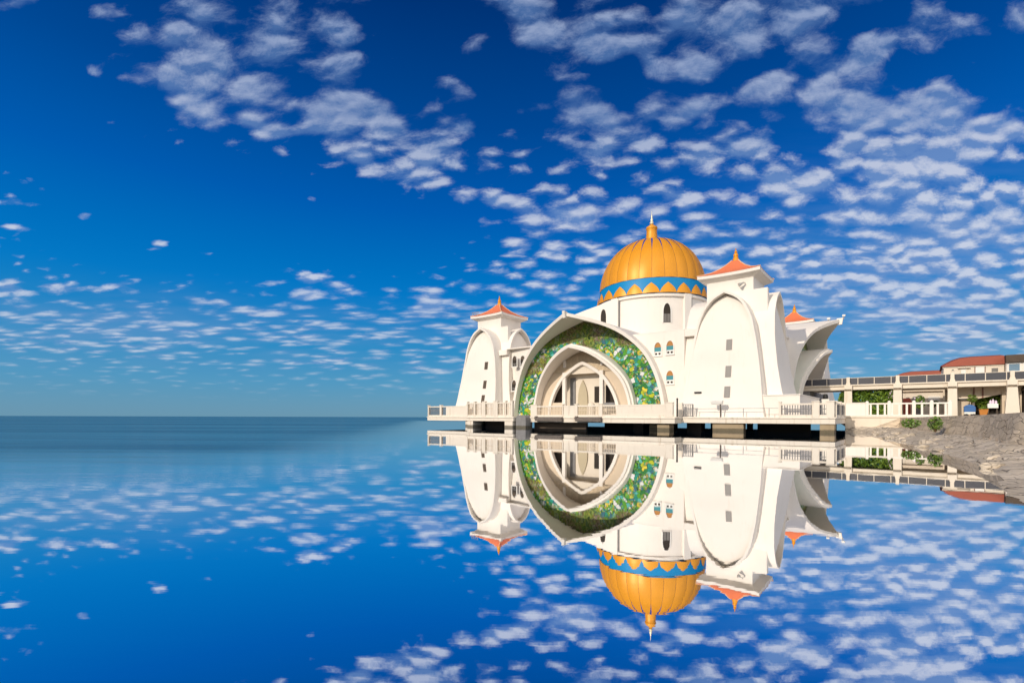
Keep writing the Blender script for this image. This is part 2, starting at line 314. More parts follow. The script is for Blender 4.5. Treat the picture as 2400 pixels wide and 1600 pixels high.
class MB:
    def __init__(s): s.v = []; s.f = []; s.m = []
    def add(s, vs, fs, mi=0):
        o = len(s.v); s.v += [tuple(v) for v in vs]; s.f += [tuple(i + o for i in f) for f in fs]; s.m += [mi] * len(fs); return s
    def box(s, x0, x1, y0, y1, z0, z1, mi=0):
        return s.hexa([(x0, y0, z0), (x1, y0, z0), (x1, y1, z0), (x0, y1, z0), (x0, y0, z1), (x1, y0, z1), (x1, y1, z1), (x0, y1, z1)], mi)
    def hexa(s, c, mi=0):
        return s.add(c, [(0, 3, 2, 1), (4, 5, 6, 7), (0, 1, 5, 4), (1, 2, 6, 5), (2, 3, 7, 6), (3, 0, 4, 7)], mi)
    def rings(s, rs, closed=True, mi=0, cap=False):
        n = len(rs[0]); vs = [p for r in rs for p in r]; fs = []
        for i in range(len(rs) - 1):
            for j in range(n if closed else n - 1):
                k = (j + 1) % n; fs.append((i * n + j, i * n + k, (i + 1) * n + k, (i + 1) * n + j))
        if cap: fs += [tuple(range(n))[::-1], tuple((len(rs) - 1) * n + j for j in range(n))]
        return s.add(vs, fs, mi)
    def lathe(s, prof, c=(0, 0), n=32, mi=0, a0=0.0, a1=2 * pi):
        full = abs(a1 - a0 - 2 * pi) < 1e-6; k = n if full else n + 1
        rs = [[(c[0] + r * sin(a0 + (a1 - a0) * j / n), c[1] - r * cos(a0 + (a1 - a0) * j / n), z) for j in range(k)] for r, z in prof]
        return s.rings(rs, full, mi)
    def prism(s, pts, vec, mi=0):                 # planar polygon pushed along vec
        n = len(pts); vs = [Vector(p) for p in pts] + [Vector(p) + Vector(vec) for p in pts]
        fs = [tuple(range(n))[::-1], tuple(range(n, 2 * n))] + [(i, (i + 1) % n, n + (i + 1) % n, n + i) for i in range(n)]
        return s.add(vs, fs, mi)
    def tube(s, path, r, n=8, mi=0):
        rs = []
        for i, p in enumerate(path):
            p = Vector(p); a = Vector(path[max(0, i - 1)]); b = Vector(path[min(len(path) - 1, i + 1)]); d = (b - a).normalized()
            u = d.cross(Vector((0, 0, 1)) if abs(d.z) < .95 else Vector((1, 0, 0))).normalized(); w = d.cross(u)
            rr = r[i] if isinstance(r, (list, tuple)) else r
            rs.append([p + (u * cos(2 * pi * j / n) + w * sin(2 * pi * j / n)) * rr for j in range(n)])
        return s.rings(rs, True, mi, True)
    def build(s, name, mats, parent=None, org=None, smooth=35, grid=True, bevel=0, fix=True):
        if not isinstance(mats, (list, tuple)): mats = [mats]
        if org is None: org = ORG[parent.name] if parent and parent.name in ORG else Vector((0, 0, 0))
        org = Vector(org)
        me = bpy.data.meshes.new(name); me.from_pydata([Vector(v) - org for v in s.v], [], s.f)
        for m in mats: me.materials.append(m)
        me.polygons.foreach_set('material_index', s.m)
        if fix:
            bm = bmesh.new(); bm.from_mesh(me); bmesh.ops.remove_doubles(bm, verts=bm.verts, dist=1e-4); bmesh.ops.recalc_face_normals(bm, faces=bm.faces); bm.to_mesh(me); bm.free()
        if smooth:
            me.polygons.foreach_set('use_smooth', [True] * len(me.polygons)); me.set_sharp_from_angle(angle=radians(smooth))
        me.update()
        o = bpy.data.objects.new(name, me); COL.objects.link(o)
        ORG[o.name] = org
        if parent: o.parent = parent
        else:
            o.location = world(org) if grid else org
            if grid: o.rotation_euler = (0, 0, ANG)
        if bevel:
            bv = o.modifiers.new('bevel', 'BEVEL'); bv.width = bevel; bv.segments = 2; bv.limit_method = 'ANGLE'; bv.angle_limit = radians(40)
        return o

def face(k, t, n, z, c=(0, 0)):                    # a point on facade k: t along it, n outwards
    for _ in range(1): x, y = t, -n
    for _ in range(k % 4): x, y = -y, x
    return (c[0] + x, c[1] + y, z)

def catmull(pts, n):
    P = [Vector(p) for p in pts]; P = [2 * P[0] - P[1]] + P + [2 * P[-1] - P[-2]]
    res = []
    m = len(P) - 3
    for i in range(n + 1):
        u = i / n * m; k = min(int(u), m - 1); t = u - k; a, b, c, d = P[k:k + 4]
        res.append(.5 * ((2 * b) + (-a + c) * t + (2 * a - 5 * b + 4 * c - d) * t * t + (-a + 3 * b - 3 * c + d) * t ** 3))
    return res

def arch_half(pts, n):                             # (half width, z, outward) from foot to apex
    return catmull([(w, z, o) for w, z, o in pts], n)

def inset(cv, th):                                 # offset a half arch inwards
    res = []
    for i, p in enumerate(cv):
        a = cv[max(0, i - 1)]; b = cv[min(len(cv) - 1, i + 1)]
        t = Vector((b.x - a.x, b.y - a.y)); t.normalize(); nn = Vector((-t.y, t.x))
        if nn.x > 0: nn = -nn
        res.append(Vector((p.x + nn.x * th, p.y + nn.y * th, p.z)))
    # trim what crosses the axis, end on the axis
    out_ = [p for p in res if p.x > 0.001]
    last = out_[-1]; prev = out_[-2]; k = last.x / max(1e-6, prev.x - last.x)
    out_.append(Vector((0, last.y + (last.y - prev.y) * k, cv[-1].z)))
    return resample(out_, len(cv) - 1)

def resample(pts, n):
    L = [0]
    for a, b in zip(pts, pts[1:]): L.append(L[-1] + (b - a).length)
    res = []; j = 0
    for i in range(n + 1):
        d = L[-1] * i / n
        while j < len(L) - 2 and L[j + 1] < d: j += 1
        t = (d - L[j]) / max(1e-9, L[j + 1] - L[j]); res.append(pts[j].lerp(pts[j + 1], t))
    return res

def full(half):                                    # right foot -> apex -> left foot
    return [Vector(p) for p in half] + [Vector((-p.x, p.y, p.z)) for p in reversed(half[:-1])]

def interp(z, tab):
    if z <= tab[0][0]: return tab[0][1]
    for (a, va), (b, vb) in zip(tab, tab[1:]):
        if z <= b: return va + (vb - va) * (z - a) / (b - a)
    return tab[-1][1]

DECK = 1.08
# ------------------------------------------------------------------ sea
sea = MB(); sea.add([(-25000, -25000, 0), (25000, -25000, 0), (25000, 25000, 0), (-25000, 25000, 0)], [(0, 1, 2, 3)])
tag(sea.build('sea', WATER, grid=False, smooth=0), kind='structure')

# ------------------------------------------------------------------ mosque
mosque = thing('mosque', 'white seaside mosque with golden ribbed dome, four corner towers and pointed arch porches', 'mosque', (0, 0, 0))
# main walls
pl = []
for k in range(4):
    for t, n in [(-4.3, 16), (-4.3, 14.3), (4.3, 14.3), (4.3, 16), (9.9, 16), (9.9, 14.6), (14.6, 14.6)]:
        pl.append(face(k, t, n, DECK)[:2])
b = MB(); n = len(pl)
b.rings([[(x, y, 0.9) for x, y in pl], [(x, y, 8.5) for x, y in pl]], True)
for k in range(4):                                  # lintels over the corner niches and eaves band
    for sgn in (-1, 1):
        P = [face(k, sgn * 9.9, 16.0, 0), face(k, sgn * 12.2, 16.0, 0), face(k, sgn * 12.2, 14.4, 0), face(k, sgn * 9.9, 14.4, 0)]
        b.prism([(p[0], p[1], 7.92) for p in P], (0, 0, .585))
wall = b.build('wall', WHITE, mosque, bevel=.03)
b = MB()
for k in range(4):
    P = [face(k, -9.85, 15.97, 0), face(k, 9.85, 15.97, 0), face(k, 13, 13, 0), face(k, -13, 13, 0)]
    b.prism([(p[0], p[1], 8.5 + .002 * k) for p in P], (0, 0, .12))
b.build('roof_slab', WHITE, mosque, bevel=.02)

# porch hoods
OUT = [(8.55, 0.95, 16.75), (8.5, 1.6, 16.75), (8.36, 2.78, 16.75), (8.05, 4.16, 16.76), (7.58, 5.48, 16.85), (6.88, 6.79, 17.0), (5.92, 7.89, 17.25), (4.71, 8.88, 17.6), (3.26, 9.66, 18.1), (1.62, 10.26, 18.8), (0, 10.74, 19.5)]
INN = [(5.55, 0.95, 17.0), (5.5, 1.6, 17.0), (5.39, 2.47, 17.02), (5.17, 3.34, 17.05), (4.87, 4.19, 17.15), (4.37, 5.0, 17.35), (3.7, 5.75, 17.62), (2.96, 6.41, 17.9), (2.14, 6.98, 18.15), (1.2, 7.45, 18.42), (0, 7.8, 18.85)]
def hood(k, pts, th, back, outback, name, mt):
    half = arch_half(pts, 30); o = full(half); i_ = full(inset(half, th))
    oc = []; ic = []
    b = MB()
    F = lambda p, n: face(k, p.x, n, p.y)
    ro = [F(p, p.z) for p in o]; ri = [F(p, p.z) for p in i_]
    ro1 = [F(p, p.z - .12) for p in o]
    m_ = lambda cv, n: [F(p, n) for p in cv]
    b.rings([m_(o, outback), m_(o, 16.0), ro, ri, m_(i_, back)], False)
    return b.build(name, mt, mosque, smooth=50), half, inset(half, th)
glass_in = full(arch_half(INN, 30))
for k in range(4):
    h, ho, hi = hood(k, OUT, .30, 15.9, 5.6, 'porch_hood', WHITE)
    # small drip spout at the tip
    sp = MB(); sp.hexa([face(k, -.13, 19.62, 10.2), face(k, .13, 19.62, 10.2), face(k, .13, 19.2, 10.2), face(k, -.13, 19.2, 10.2), face(k, -.13, 19.72, 10.85), face(k, .13, 19.72, 10.85), face(k, .13, 19.2, 10.80), face(k, -.13, 19.2, 10.80)])
    sp.build('keystone', WHITE, h)
    # mosaic glass between the two hoods
    g0 = full([Vector((p.x + .05, p.y + .05, 0)) for p in hi]); g1 = full([Vector((p.x - .1 if p.x > .1 else 0, p.y - .1, 0)) for p in arch_half(INN, 30)])
    b = MB(); b.rings([[face(k, p.x, 16.04, p.y) for p in g0], [face(k, p.x, 16.04, p.y) for p in g1]], False)
    b.build('stained_glass', MOSAIC, mosque, smooth=0)
    h2, ao, ai = hood(k, INN, .24, 16.06, 16.0, 'inner_arch', WHITE)
    half2 = arch_half([(w + .16, z + (.02 if z < 2 else .14), o - .28) for w, z, o in INN], 30)
    b = MB(); o2 = full(half2); i2 = full(inset(half2, .2))
    b.rings([[face(k, p.x, 16.1, p.y) for p in o2], [face(k, p.x, p.z, p.y) for p in o2], [face(k, p.x, p.z, p.y) for p in i2]], False)
    b.build('outer_moulding', WHITE, h2)
    # screen behind the inner arch
    sc = thing('porch_screen', None, None); del_ = [sc.pop(x, None) for x in ()]
    sc.parent = mosque; sc.location = (0, 0, 0); sc.rotation_euler = (0, 0, 0)
    RIB = [(4.08, .95, 0), (4.05, 1.3, 0), (3.93, 2.25, 0), (3.63, 3.16, 0), (3.12, 4.1, 0), (2.38, 5.05, 0), (1.55, 5.68, 0), (.6, 6.24, 0), (0, 6.48, 0)]
    rh = arch_half(RIB, 24); ro = full(rh); ri = full(inset(rh, .30))
    b = MB(); b.rings([[face(k, p.x, 16.0, p.y) for p in ro], [face(k, p.x, 16.42, p.y) for p in ro], [face(k, p.x, 16.42, p.y) for p in ri], [face(k, p.x, 16.0, p.y) for p in ri]], False)
    b.build('rib_arch', WHITE, sc)
    vin = full(ai)
    def upper(cv, z):                              # part of an arch above z, as a closed polygon
        pts = []
        for a, c in zip(cv, cv[1:]):
            if a.y >= z: pts.append((a.x, a.y))
            if (a.y - z) * (c.y - z) < 0:
                t = (z - a.y) / (c.y - a.y); pts.append((a.x + (c.x - a.x) * t, z))
        return pts
    b = MB(); big = upper(vin, 5.45); sm = upper(ro, 5.45)
    for sgn in (1,):
        nn = 40; A_ = resample([Vector((x, y, 0)) for x, y in big], nn); B_ = resample([Vector((x * .985, y, 0)) for x, y in sm], nn)
        b.rings([[face(k, p.x, 16.12, p.y) for p in A_], [face(k, p.x, 16.12, p.y) for p in B_]], False)
    b.build('stone_panel', STONEP, sc, smooth=0)
    b = MB(); g_ = upper(full(inset(rh, .25)), 5.30); b.prism([face(k, x, 16.1, z) for x, z in g_], tuple(Vector(face(k, 0, .25, 0)) * -1))
    b.build('gable_panel', CREAM, sc, smooth=0)
    for sgn in (-1, 1):                             # tan side panels between arch and rib
        lv = [p for p in resample([Vector((a.x, a.y, 0)) for a in ai], 60) if p.y <= 5.5]; lr = [p for p in resample([Vector((a.x, a.y, 0)) for a in rh], 60) if p.y <= 5.5]
        A_ = resample(lv, 20); B_ = resample(lr, 20)
        b = MB(); b.rings([[face(k, sgn * p.x, 16.03, p.y) for p in A_], [face(k, sgn * p.x, 16.03, p.y) for p in B_]], False)
        b.build('side_panel', TAN if sgn < 0 else GREY if False else TAN, sc, smooth=0)
        b = MB(); b.hexa([face(k, sgn * 2.1 - .19, 16.38, .95), face(k, sgn * 2.1 + .19, 16.38, .95), face(k, sgn * 2.1 + .19, 16.05, .95), face(k, sgn * 2.1 - .19, 16.05, .95), face(k, sgn * 2.1 - .19, 16.38, 5.5), face(k, sgn * 2.1 + .19, 16.38, 5.5), face(k, sgn * 2.1 + .19, 16.05, 5.5), face(k, sgn * 2.1 - .19, 16.05, 5.5)])
        b.build('column', WHITE, sc, bevel=.02)
        b = MB(); b.hexa([face(k, sgn * 2.1 - .13, 16.3, 6.0), face(k, sgn * 2.1 + .13, 16.3, 6.0), face(k, sgn * 2.1 + .13, 16.1, 6.0), face(k, sgn * 2.1 - .13, 16.1, 6.0), face(k, sgn * 2.1 - .13, 16.3, 6.9), face(k, sgn * 2.1 + .13, 16.3, 6.9), face(k, sgn * 2.1 + .13, 16.1, 6.9), face(k, sgn * 2.1 - .13, 16.1, 6.9)])
        b.build('pilaster', WHITE, sc)
    b = MB()                                         # porch ceiling
    b.prism([face(k, -4.3, 15.98, 5.42), face(k, 4.3, 15.98, 5.42), face(k, 4.3, 14.2, 5.42), face(k, -4.3, 14.2, 5.42)], (0, 0, .2)); b.build('ceiling', CREAM, sc)
    def pane(t0, t1, z0, z1, n_, nm, mt, d=.05):
        b = MB(); b.hexa([face(k, t0, n_ + d, z0), face(k, t1, n_ + d, z0), face(k, t1, n_ - d, z0), face(k, t0, n_ - d, z0), face(k, t0, n_ + d, z1), face(k, t1, n_ + d, z1), face(k, t1, n_ - d, z1), face(k, t0, n_ - d, z1)])
        return b.build(nm, mt, sc)
    pane(-4.29, 4.29, .95, 5.42, 15.1, 'back_wall', CREAM)
    if k == 0:
        pane(-4.2, -2.7, 2.5, 5.35, 15.2, 'doorway', DBROWN); pane(-2.05, -1.45, 1.1, 5.0, 15.2, 'shutter', GREY)
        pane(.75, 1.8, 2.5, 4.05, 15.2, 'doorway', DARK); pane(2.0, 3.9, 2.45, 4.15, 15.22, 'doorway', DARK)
        nh = [(.55, 1.1, 0), (.55, 2.6, 0), (.5, 3.4, 0), (.32, 4.1, 0), (0, 4.75, 0)]
        b = MB(); b.prism([face(k, p.x - .55, 15.2, p.y) for p in full(arch_half(nh, 12))], tuple(Vector(face(k, 0, .12, 0)))); b.build('mihrab_niche', mat('pale_niche_plaster', (.50, .43, .30), .8), sc, smooth=0)
        pane(-3.9, -2.2, 1.1, 2.5, 16.2, 'dado_panel', TAN); pane(2.3, 3.85, 1.9, 2.42, 16.2, 'dado_panel', GREY)
        b = MB(); b.lathe([(.3, 1.0), (.36, 1.1), (.36, 2.1), (.33, 2.3), (.2, 2.42), (0.01, 2.46)], face(k, 1.35, 16.9, 0)[:2], 14); b.build('stone_post', CREAM, sc)
    else:
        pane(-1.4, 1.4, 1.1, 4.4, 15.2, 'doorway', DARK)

# windows in the facade: pointed, three bands of coloured glass
def pointed(w, h, n=8):
    a = h * .45
    r = [Vector((w, 0, 0)), Vector((w, h - a, 0))]
    for i in range(1, n + 1):
        s_ = i / n; r.append(Vector((w * (1 - s_ ** 1.7), h - a + a * sin(s_ * pi / 2) ** .9 * 1.0, 0)))
    return r
def facade_window(k, t, n, z, w, h, parent, bright):
    half = pointed(w, h); fo = full([Vector((p.x * 1.22, p.y * 1.05 - .04, 0)) for p in half]); fi = full(half)
    b = MB()
    b.rings([[face(k, t + p.x, n - .05, z + p.y) for p in fo], [face(k, t + p.x, n + .07, z + p.y) for p in fo], [face(k, t + p.x, n + .07, z + p.y) for p in fi], [face(k, t + p.x, n - .05, z + p.y) for p in fi]], False)
    b.hexa([face(k, t - w * 1.3, n + .1, z - .1), face(k, t + w * 1.3, n + .1, z - .1), face(k, t + w * 1.3, n - .05, z - .1), face(k, t - w * 1.3, n - .05, z - .1), face(k, t - w * 1.3, n + .1, z), face(k, t + w * 1.3, n + .1, z), face(k, t + w * 1.3, n - .05, z), face(k, t - w * 1.3, n - .05, z)])
    f = b.build('window', WPAINT, parent, smooth=0)
    cuts = [0, h * .30, h * .62, h]; b = MB()
    for j in range(3):
        P = []
        for i in range(13):
            zz = cuts[j] + (cuts[j + 1] - cuts[j]) * i / 12
            ww = w
            for a, c in zip(half, half[1:]):
                if a.y <= zz <= c.y and c.y > a.y: ww = a.x + (c.x - a.x) * (zz - a.y) / (c.y - a.y)
            if zz >= h - 1e-6: ww = .004
            P.append((ww, zz))
        b.rings([[face(k, t + x, n + .012, z + y) for x, y in P], [face(k, t - x, n + .012, z + y) for x, y in P]], False, j)
    for sgn in (-1, 1):
        b.add([face(k, t + sgn * w * .5 - w * .3, n + .02, z + .06), face(k, t + sgn * w * .5 + w * .3, n + .02, z + .06), face(k, t + sgn * w * .5 + w * .3, n + .02, z + h * .2), face(k, t + sgn * w * .5 - w * .3, n + .02, z + h * .2)], [(0, 1, 2, 3)], 3)
    b.build('pane', [WPAINT, TEAL, ORANGE, DARK] if bright else [WGREY, DARK, DBROWN, DARK], f, smooth=0)
for k in range(4):
    for t, z in [(-8.72, 6.55), (-7.6, 6.5), (-8.8, 3.9), (7.55, 6.5), (8.65, 6.55), (8.65, 3.95)]:
        facade_window(k, t, 16.0, z, .31, 1.15, wall, t > 0)

# drum, dome
RD = 6.3
b = MB(); b.lathe([(RD, 7.9), (RD, 14.45)], n=72); drum = b.build('drum', WHITE, mosque)
b = MB(); b.lathe([(RD - .2, 14.43), (RD + .22, 14.43), (RD + .24, 14.7), (RD + .1, 14.78), (RD - .5, 14.79)], n=72); b.build('cornice', WHITE, drum)
for a in (-16, 60, 150, 240):
    a = radians(a)
    def pl_(r0, r1, w, z0, z1, nm, mt, a=a):
        b = MB(); P = []
        for r, t in [(r0, -w), (r0, w), (r1, w), (r1, -w)]: P.append((r * sin(a) + t * cos(a), -r * cos(a) + t * sin(a)))
        b.hexa([(x, y, z0) for x, y in P] + [(x, y, z1) for x, y in P]); return b.build(nm, mt, drum)
    pl_(RD - .3, RD + .30, .45, 8, 14.76, 'pilaster', WHITE)
    b = MB(); b.tube([((RD + .12) * sin(a + .095), -(RD + .12) * cos(a + .095), z) for z in (9, 14.4)], .09); b.build('downpipe', GREY, drum)
for j in range(10):                                  # pointed windows round the drum
    a = radians(38.6 + 36 * j)
    half = pointed(.40, 2.1, 10); fo = full([Vector((p.x * 1.25, p.y * 1.04 - .06, 0)) for p in half]); fi = full(half)
    R_ = lambda p, r: (r * sin(a) + p.x * cos(a), -r * cos(a) + p.x * sin(a), 11.55 + p.y)
    if j == 9 or abs(((38.6 + 36 * j + 16 + 180) % 360) - 180) < 9: continue
    b = MB(); b.rings([[R_(p, RD - .1) for p in fo], [R_(p, RD + .08) for p in fo], [R_(p, RD + .08) for p in fi], [R_(p, RD - .1) for p in fi]], False)
    wd = b.build('window', WPAINT, drum, smooth=0)
    b = MB(); b.prism([R_(p, RD - .05) for p in fi], (.07 * sin(a), -.07 * cos(a), 0), 0)
    b.prism([R_(Vector((x, y, 0)), RD + .02) for x, y in [(-.33, .05), (-.03, .05), (-.03, .95), (-.33, .95)]], (.015 * sin(a), -.015 * cos(a), 0), 1)
    b.prism([R_(Vector((x, y, 0)), RD + .02) for x, y in [(.03, .05), (.33, .05), (.33, .95), (.03, .95)]], (.015 * sin(a), -.015 * cos(a), 0), 1)
    b.build('pane', [DARK, WGREY], wd, smooth=0)
for k in (0, 2):                                     # sloping shoulder walls that run off the drum
    pts = [(-1.2, 8.6), (-1.2, 14.7), (-1.9, 14.55), (-3.0, 14.36), (-4.1, 14.14), (-5.4, 13.9), (-6.76, 13.62), (-7.98, 13.3), (-8.8, 12.9), (-8.8, 8.6)]
    b = MB(); b.prism([face(k, t, 6.55, z) for t, z in pts], tuple(Vector(face(k, 0, .8, 0)) * -1)); sh = b.build('shoulder_wall', WHITE, drum, smooth=0, bevel=.03)
    half = pointed(.34, 1.9, 10); fi = full(half)
    b = MB(); b.prism([face(k, -3.05 + p.x, 6.5, 11.75 + p.y) for p in fi], tuple(Vector(face(k, 0, .075, 0)))); b.build('window', DARK, drum, smooth=0)
# dome shell: blue ground, gold gores above, blue band with gold petals below
ZB, ZT = 16.6, 22.65
dome_prof = lambda u: (6.22 * cos(u * pi / 2) ** .93 + .55 * u ** 3, ZB + (ZT - ZB) * sin(u * pi / 2))
b = MB()
b.lathe([(6.1, 14.75), (6.5, 14.8), (6.46, 15.3), (6.36, 16.0), (6.22, ZB - .02)], n=96, mi=0)
b.lathe([(dome_prof(i / 24)[0] - .03, dome_prof(i / 24)[1]) for i in range(25)], n=96, mi=1)
dome = b.build('dome', [BLUE, DBLUE], mosque)
NG = 28
for j in range(NG):
    a0 = 2 * pi * (j + .35) / NG; rs = []
    for i in range(25):
        u = i / 24; r, z = dome_prof(u)
        gap = .018 + .62 * max(0, (u - .38) / .62) ** 1.15
        hw = pi / NG * (1 - gap)
        ring = []
        for s_ in range(-3, 4):
            a = a0 + hw * s_ / 3; bul = .045 * cos(s_ / 3 * pi / 2) * (1 - u) ** .3
            ring.append(((r + .01 + bul) * sin(a), -(r + .01 + bul) * cos(a), z + bul * .25))
        rs.append(ring)
    b = MB(); b.rings(rs, False); b.build('gold_gore', GOLD, dome, smooth=60, fix=True)
NP = 22
for j in range(NP):
    a0 = radians(39.5) + 2 * pi * j / NP
    prof = [(.995, 0), (.99, .08), (.90, .30), (.75, .55), (.54, .78), (.30, .98), (.12, 1.11), (0.001, 1.19)]
    b = MB(); rs = []
    for w, h in prof:
        r = interp(14.82 + h, [(14.8, 6.5), (15.3, 6.46), (16.0, 6.36), (16.6, 6.22)]); rr = []
        for s_ in range(-3, 4):
            a = a0 + w * pi / NP * 1.0 * s_ / 3; bul = .05 + .10 * (1 - (s_ / 3) ** 2) * w
            rr.append(((r + bul) * sin(a), -(r + bul) * cos(a), 14.82 + h))
        rs.append(rr)
    b.rings(rs, False); b.build('petal', GOLD, dome, smooth=60)
b = MB(); b.lathe([(.88, 22.3), (.80, 22.6), (.70, 23.1), (.63, 23.7), (.62, 24.1), (.70, 24.25), (.66, 24.45), (.36, 24.65), (.2, 24.8)], n=20, mi=0)
b.lathe([(.2, 24.85), (.24, 25.0), (.14, 25.2), (.17, 25.35), (.08, 25.6), (.10, 25.75), (.04, 26.0), (.012, 26.5)], n=12, mi=1)
b.build('finial', [GOLD, mat('pale_gold_spire', (.8, .72, .5), .4, metal=.3)], dome)

# corner towers
NZ = [(1.0, 4.6), (2.85, 4.12), (5.1, 3.72), (7.3, 3.48), (9.2, 3.40), (11.2, 3.40)]
SH = [(3.24, .95), (3.11, 1.8), (2.97, 2.85), (2.85, 4.0), (2.65, 5.5), (2.45, 6.9), (2.25, 8.0), (2.10, 8.75), (1.87, 9.4), (1.52, 10.08), (.93, 10.74), (0, 11.24)]
def shell(k, c, parent):
    half = arch_half([(w, z, 0) for w, z in SH], 36); inn = inset(half, .19)
    o = full(half); i_ = full(inn); N = lambda z: interp(z, NZ)
    def NPn(z):
        u = max(0, min(1, (z - 6.2) / (10.9 - 6.2))); u = u ** 1.6; return N(z) - .012 - .65 * u
    b = MB()
    b.rings([[face(k, p.x, 1.4, p.y, c) for p in o], [face(k, p.x, N(p.y) - .04, p.y, c) for p in o], [face(k, p.x * .995, N(p.y), p.y, c) for p in o], [face(k, p.x, N(p.y), p.y, c) for p in i_], [face(k, p.x, NPn(p.y) - .05, p.y, c) for p in i_]], False)
    sh_ = b.build('arch_shell', WHITE, parent, smooth=50)
    b = MB(); rs = []
    for p in resample(inn, 40):
        rs.append([face(k, p.x * s_ / 6, NPn(p.y) + .16 * (1 - (s_ / 6) ** 2) * max(0, min(1, (p.y - 5) / 4)) * min(1, p.x), p.y, c) for s_ in range(-6, 7)])
    b.rings(rs, False); b.build('arch_panel', WHITE, parent, smooth=60)
    return NPn
def tower(c, idx):
    b = MB(); s_ = 1.82
    b.box(c[0] - s_, c[0] + s_, c[1] - s_, c[1] + s_, .9, 12.55)
    for k in range(4):                               # a plate on each side stands past the corner
        ex_ = 1.6 if k == 3 else 2.86
        b.prism([face(k, t, s_ + .012 + .0, z, c) for t, z in [(-1.6, 9), (ex_, 9), (ex_, 11.32), (-1.6, 11.32)]], tuple(Vector(face(k, 0, .5, 0)) * -1))
        b.prism([face(k, t, s_ + .006, z, c) for t, z in [(-1.6, .9), (ex_, .9), (ex_, 9.0), (-1.6, 9.0)]], tuple(Vector(face(k, 0, .5, 0)) * -1))
    t_ = b.build('tower', WHITE, mosque, smooth=0, bevel=.02)
    for k in range(4): npn = shell(k, c, t_)
    # eaves and concave hipped roof with lifted corners
    b = MB()
    def sq(h, z, lift=0, n=6):
        r = []
        for k in range(4):
            for i in range(n):
                u = -1 + 2 * i / n; r.append(face(k, u * h, h, z + lift * abs(u) ** 3, c))
        return r
    b.rings([sq(1.80, 12.30), sq(1.84, 12.35), sq(2.36, 12.58, .05), sq(2.42, 12.60, .06), sq(2.44, 12.84, .08), sq(2.3, 12.86, .06)], True)
    b.build('eaves', WHITE, t_, smooth=0)
    b = MB(); b.rings([sq(2.46, 12.842, .085), sq(2.12, 12.98, .05), sq(1.56, 13.23, .02), sq(1.0, 13.6), sq(.60, 13.98), sq(.38, 14.22), sq(.26, 14.38)], True, cap=True)
    b.build('roof', ROOF, t_, smooth=25)
    b = MB()
    for k in range(4):
        P = [(2.46, 12.95), (2.12, 13.04), (1.56, 13.26), (1.0, 13.62), (.60, 14.0), (.38, 14.24), (.26, 14.40)]
        b.tube([face(k, h, h, z, c) for h, z in P], .05, 6)
    b.build('hip_ridge', mat('ridge_tiles', (.75, .45, .25), .6) if idx == 0 else bpy.data.materials['ridge_tiles'], t_)
    b = MB(); b.lathe([(.33, 14.22), (.27, 14.4), (.22, 14.62), (.16, 14.72), (.20, 14.82), (.19, 14.95), (.09, 15.04), (.13, 15.14), (.06, 15.24), (.03, 15.34), (.06, 15.40), (.0, 15.48)], c, 12); b.build('finial', GOLD, t_)
    # slit windows up the seaward panel
    for k in (0,):
        for z0, z1 in ((6.38, 7.22), (4.22, 5.11), (2.60, 3.48)):
            t0 = .26 if c[0] > 0 else .93; t1 = t0 + .43
            n0_, n1_ = npn(z0) + .02, npn(z1) + .02
            if z0 > 6: n0_ += .05; n1_ += .09
            b = MB(); b.hexa([face(k, t0, n0_ + .03, z0, c), face(k, t1, n0_ + .03, z0, c), face(k, t1, n0_ - .2, z0, c), face(k, t0, n0_ - .2, z0, c), face(k, t0, n1_ + .03, z1, c), face(k, t1, n1_ + .03, z1, c), face(k, t1, n1_ - .2, z1, c), face(k, t0, n1_ - .2, z1, c)])
            b.build('window', WGREY if c[0] > 0 else DBROWN, t_, smooth=0)
    return t_
TW = 13.3
towers = [tower(c, i) for i, c in enumerate([(-TW, -TW), (TW, -TW), (TW, TW), (-TW, TW)])]
# arched door at the foot of the near tower
tr = towers[1]
half = [Vector((p.x, p.y, 0)) for p in pointed(.62, 1.75, 10)]
b = MB(); fo = full([Vector((p.x * 1.1, p.y * 1.03, 0)) for p in half]); fi = full(half); ff = lambda p, n: face(0, 2.72 + p.x, n, 2.6 + p.y, (TW, -TW))
b.rings([[ff(p, 1.80) for p in fo], [ff(p, 2.02) for p in fo], [ff(p, 2.02) for p in fi], [ff(p, 1.84) for p in fi]], False); nd = b.build('door_niche', CREAM, tr, smooth=0)
b = MB(); b.prism([ff(Vector((x, y, 0)), 1.84) for x, y in [(-.6, 0), (.28, 0), (.28, 1.0), (-.6, 1.0)]], tuple(Vector(face(0, 0, .05, 0)))); b.build('door', DBROWN, nd, smooth=0)
# plinth under the near tower's corner
b = MB(); b.box(15.6, 18.75, -17.35, -8.0, .95, 2.66); b.box(15.55, 18.8, -17.4, -8, 2.66, 2.74); b.build('plinth', WHITE, mosque, bevel=.02)

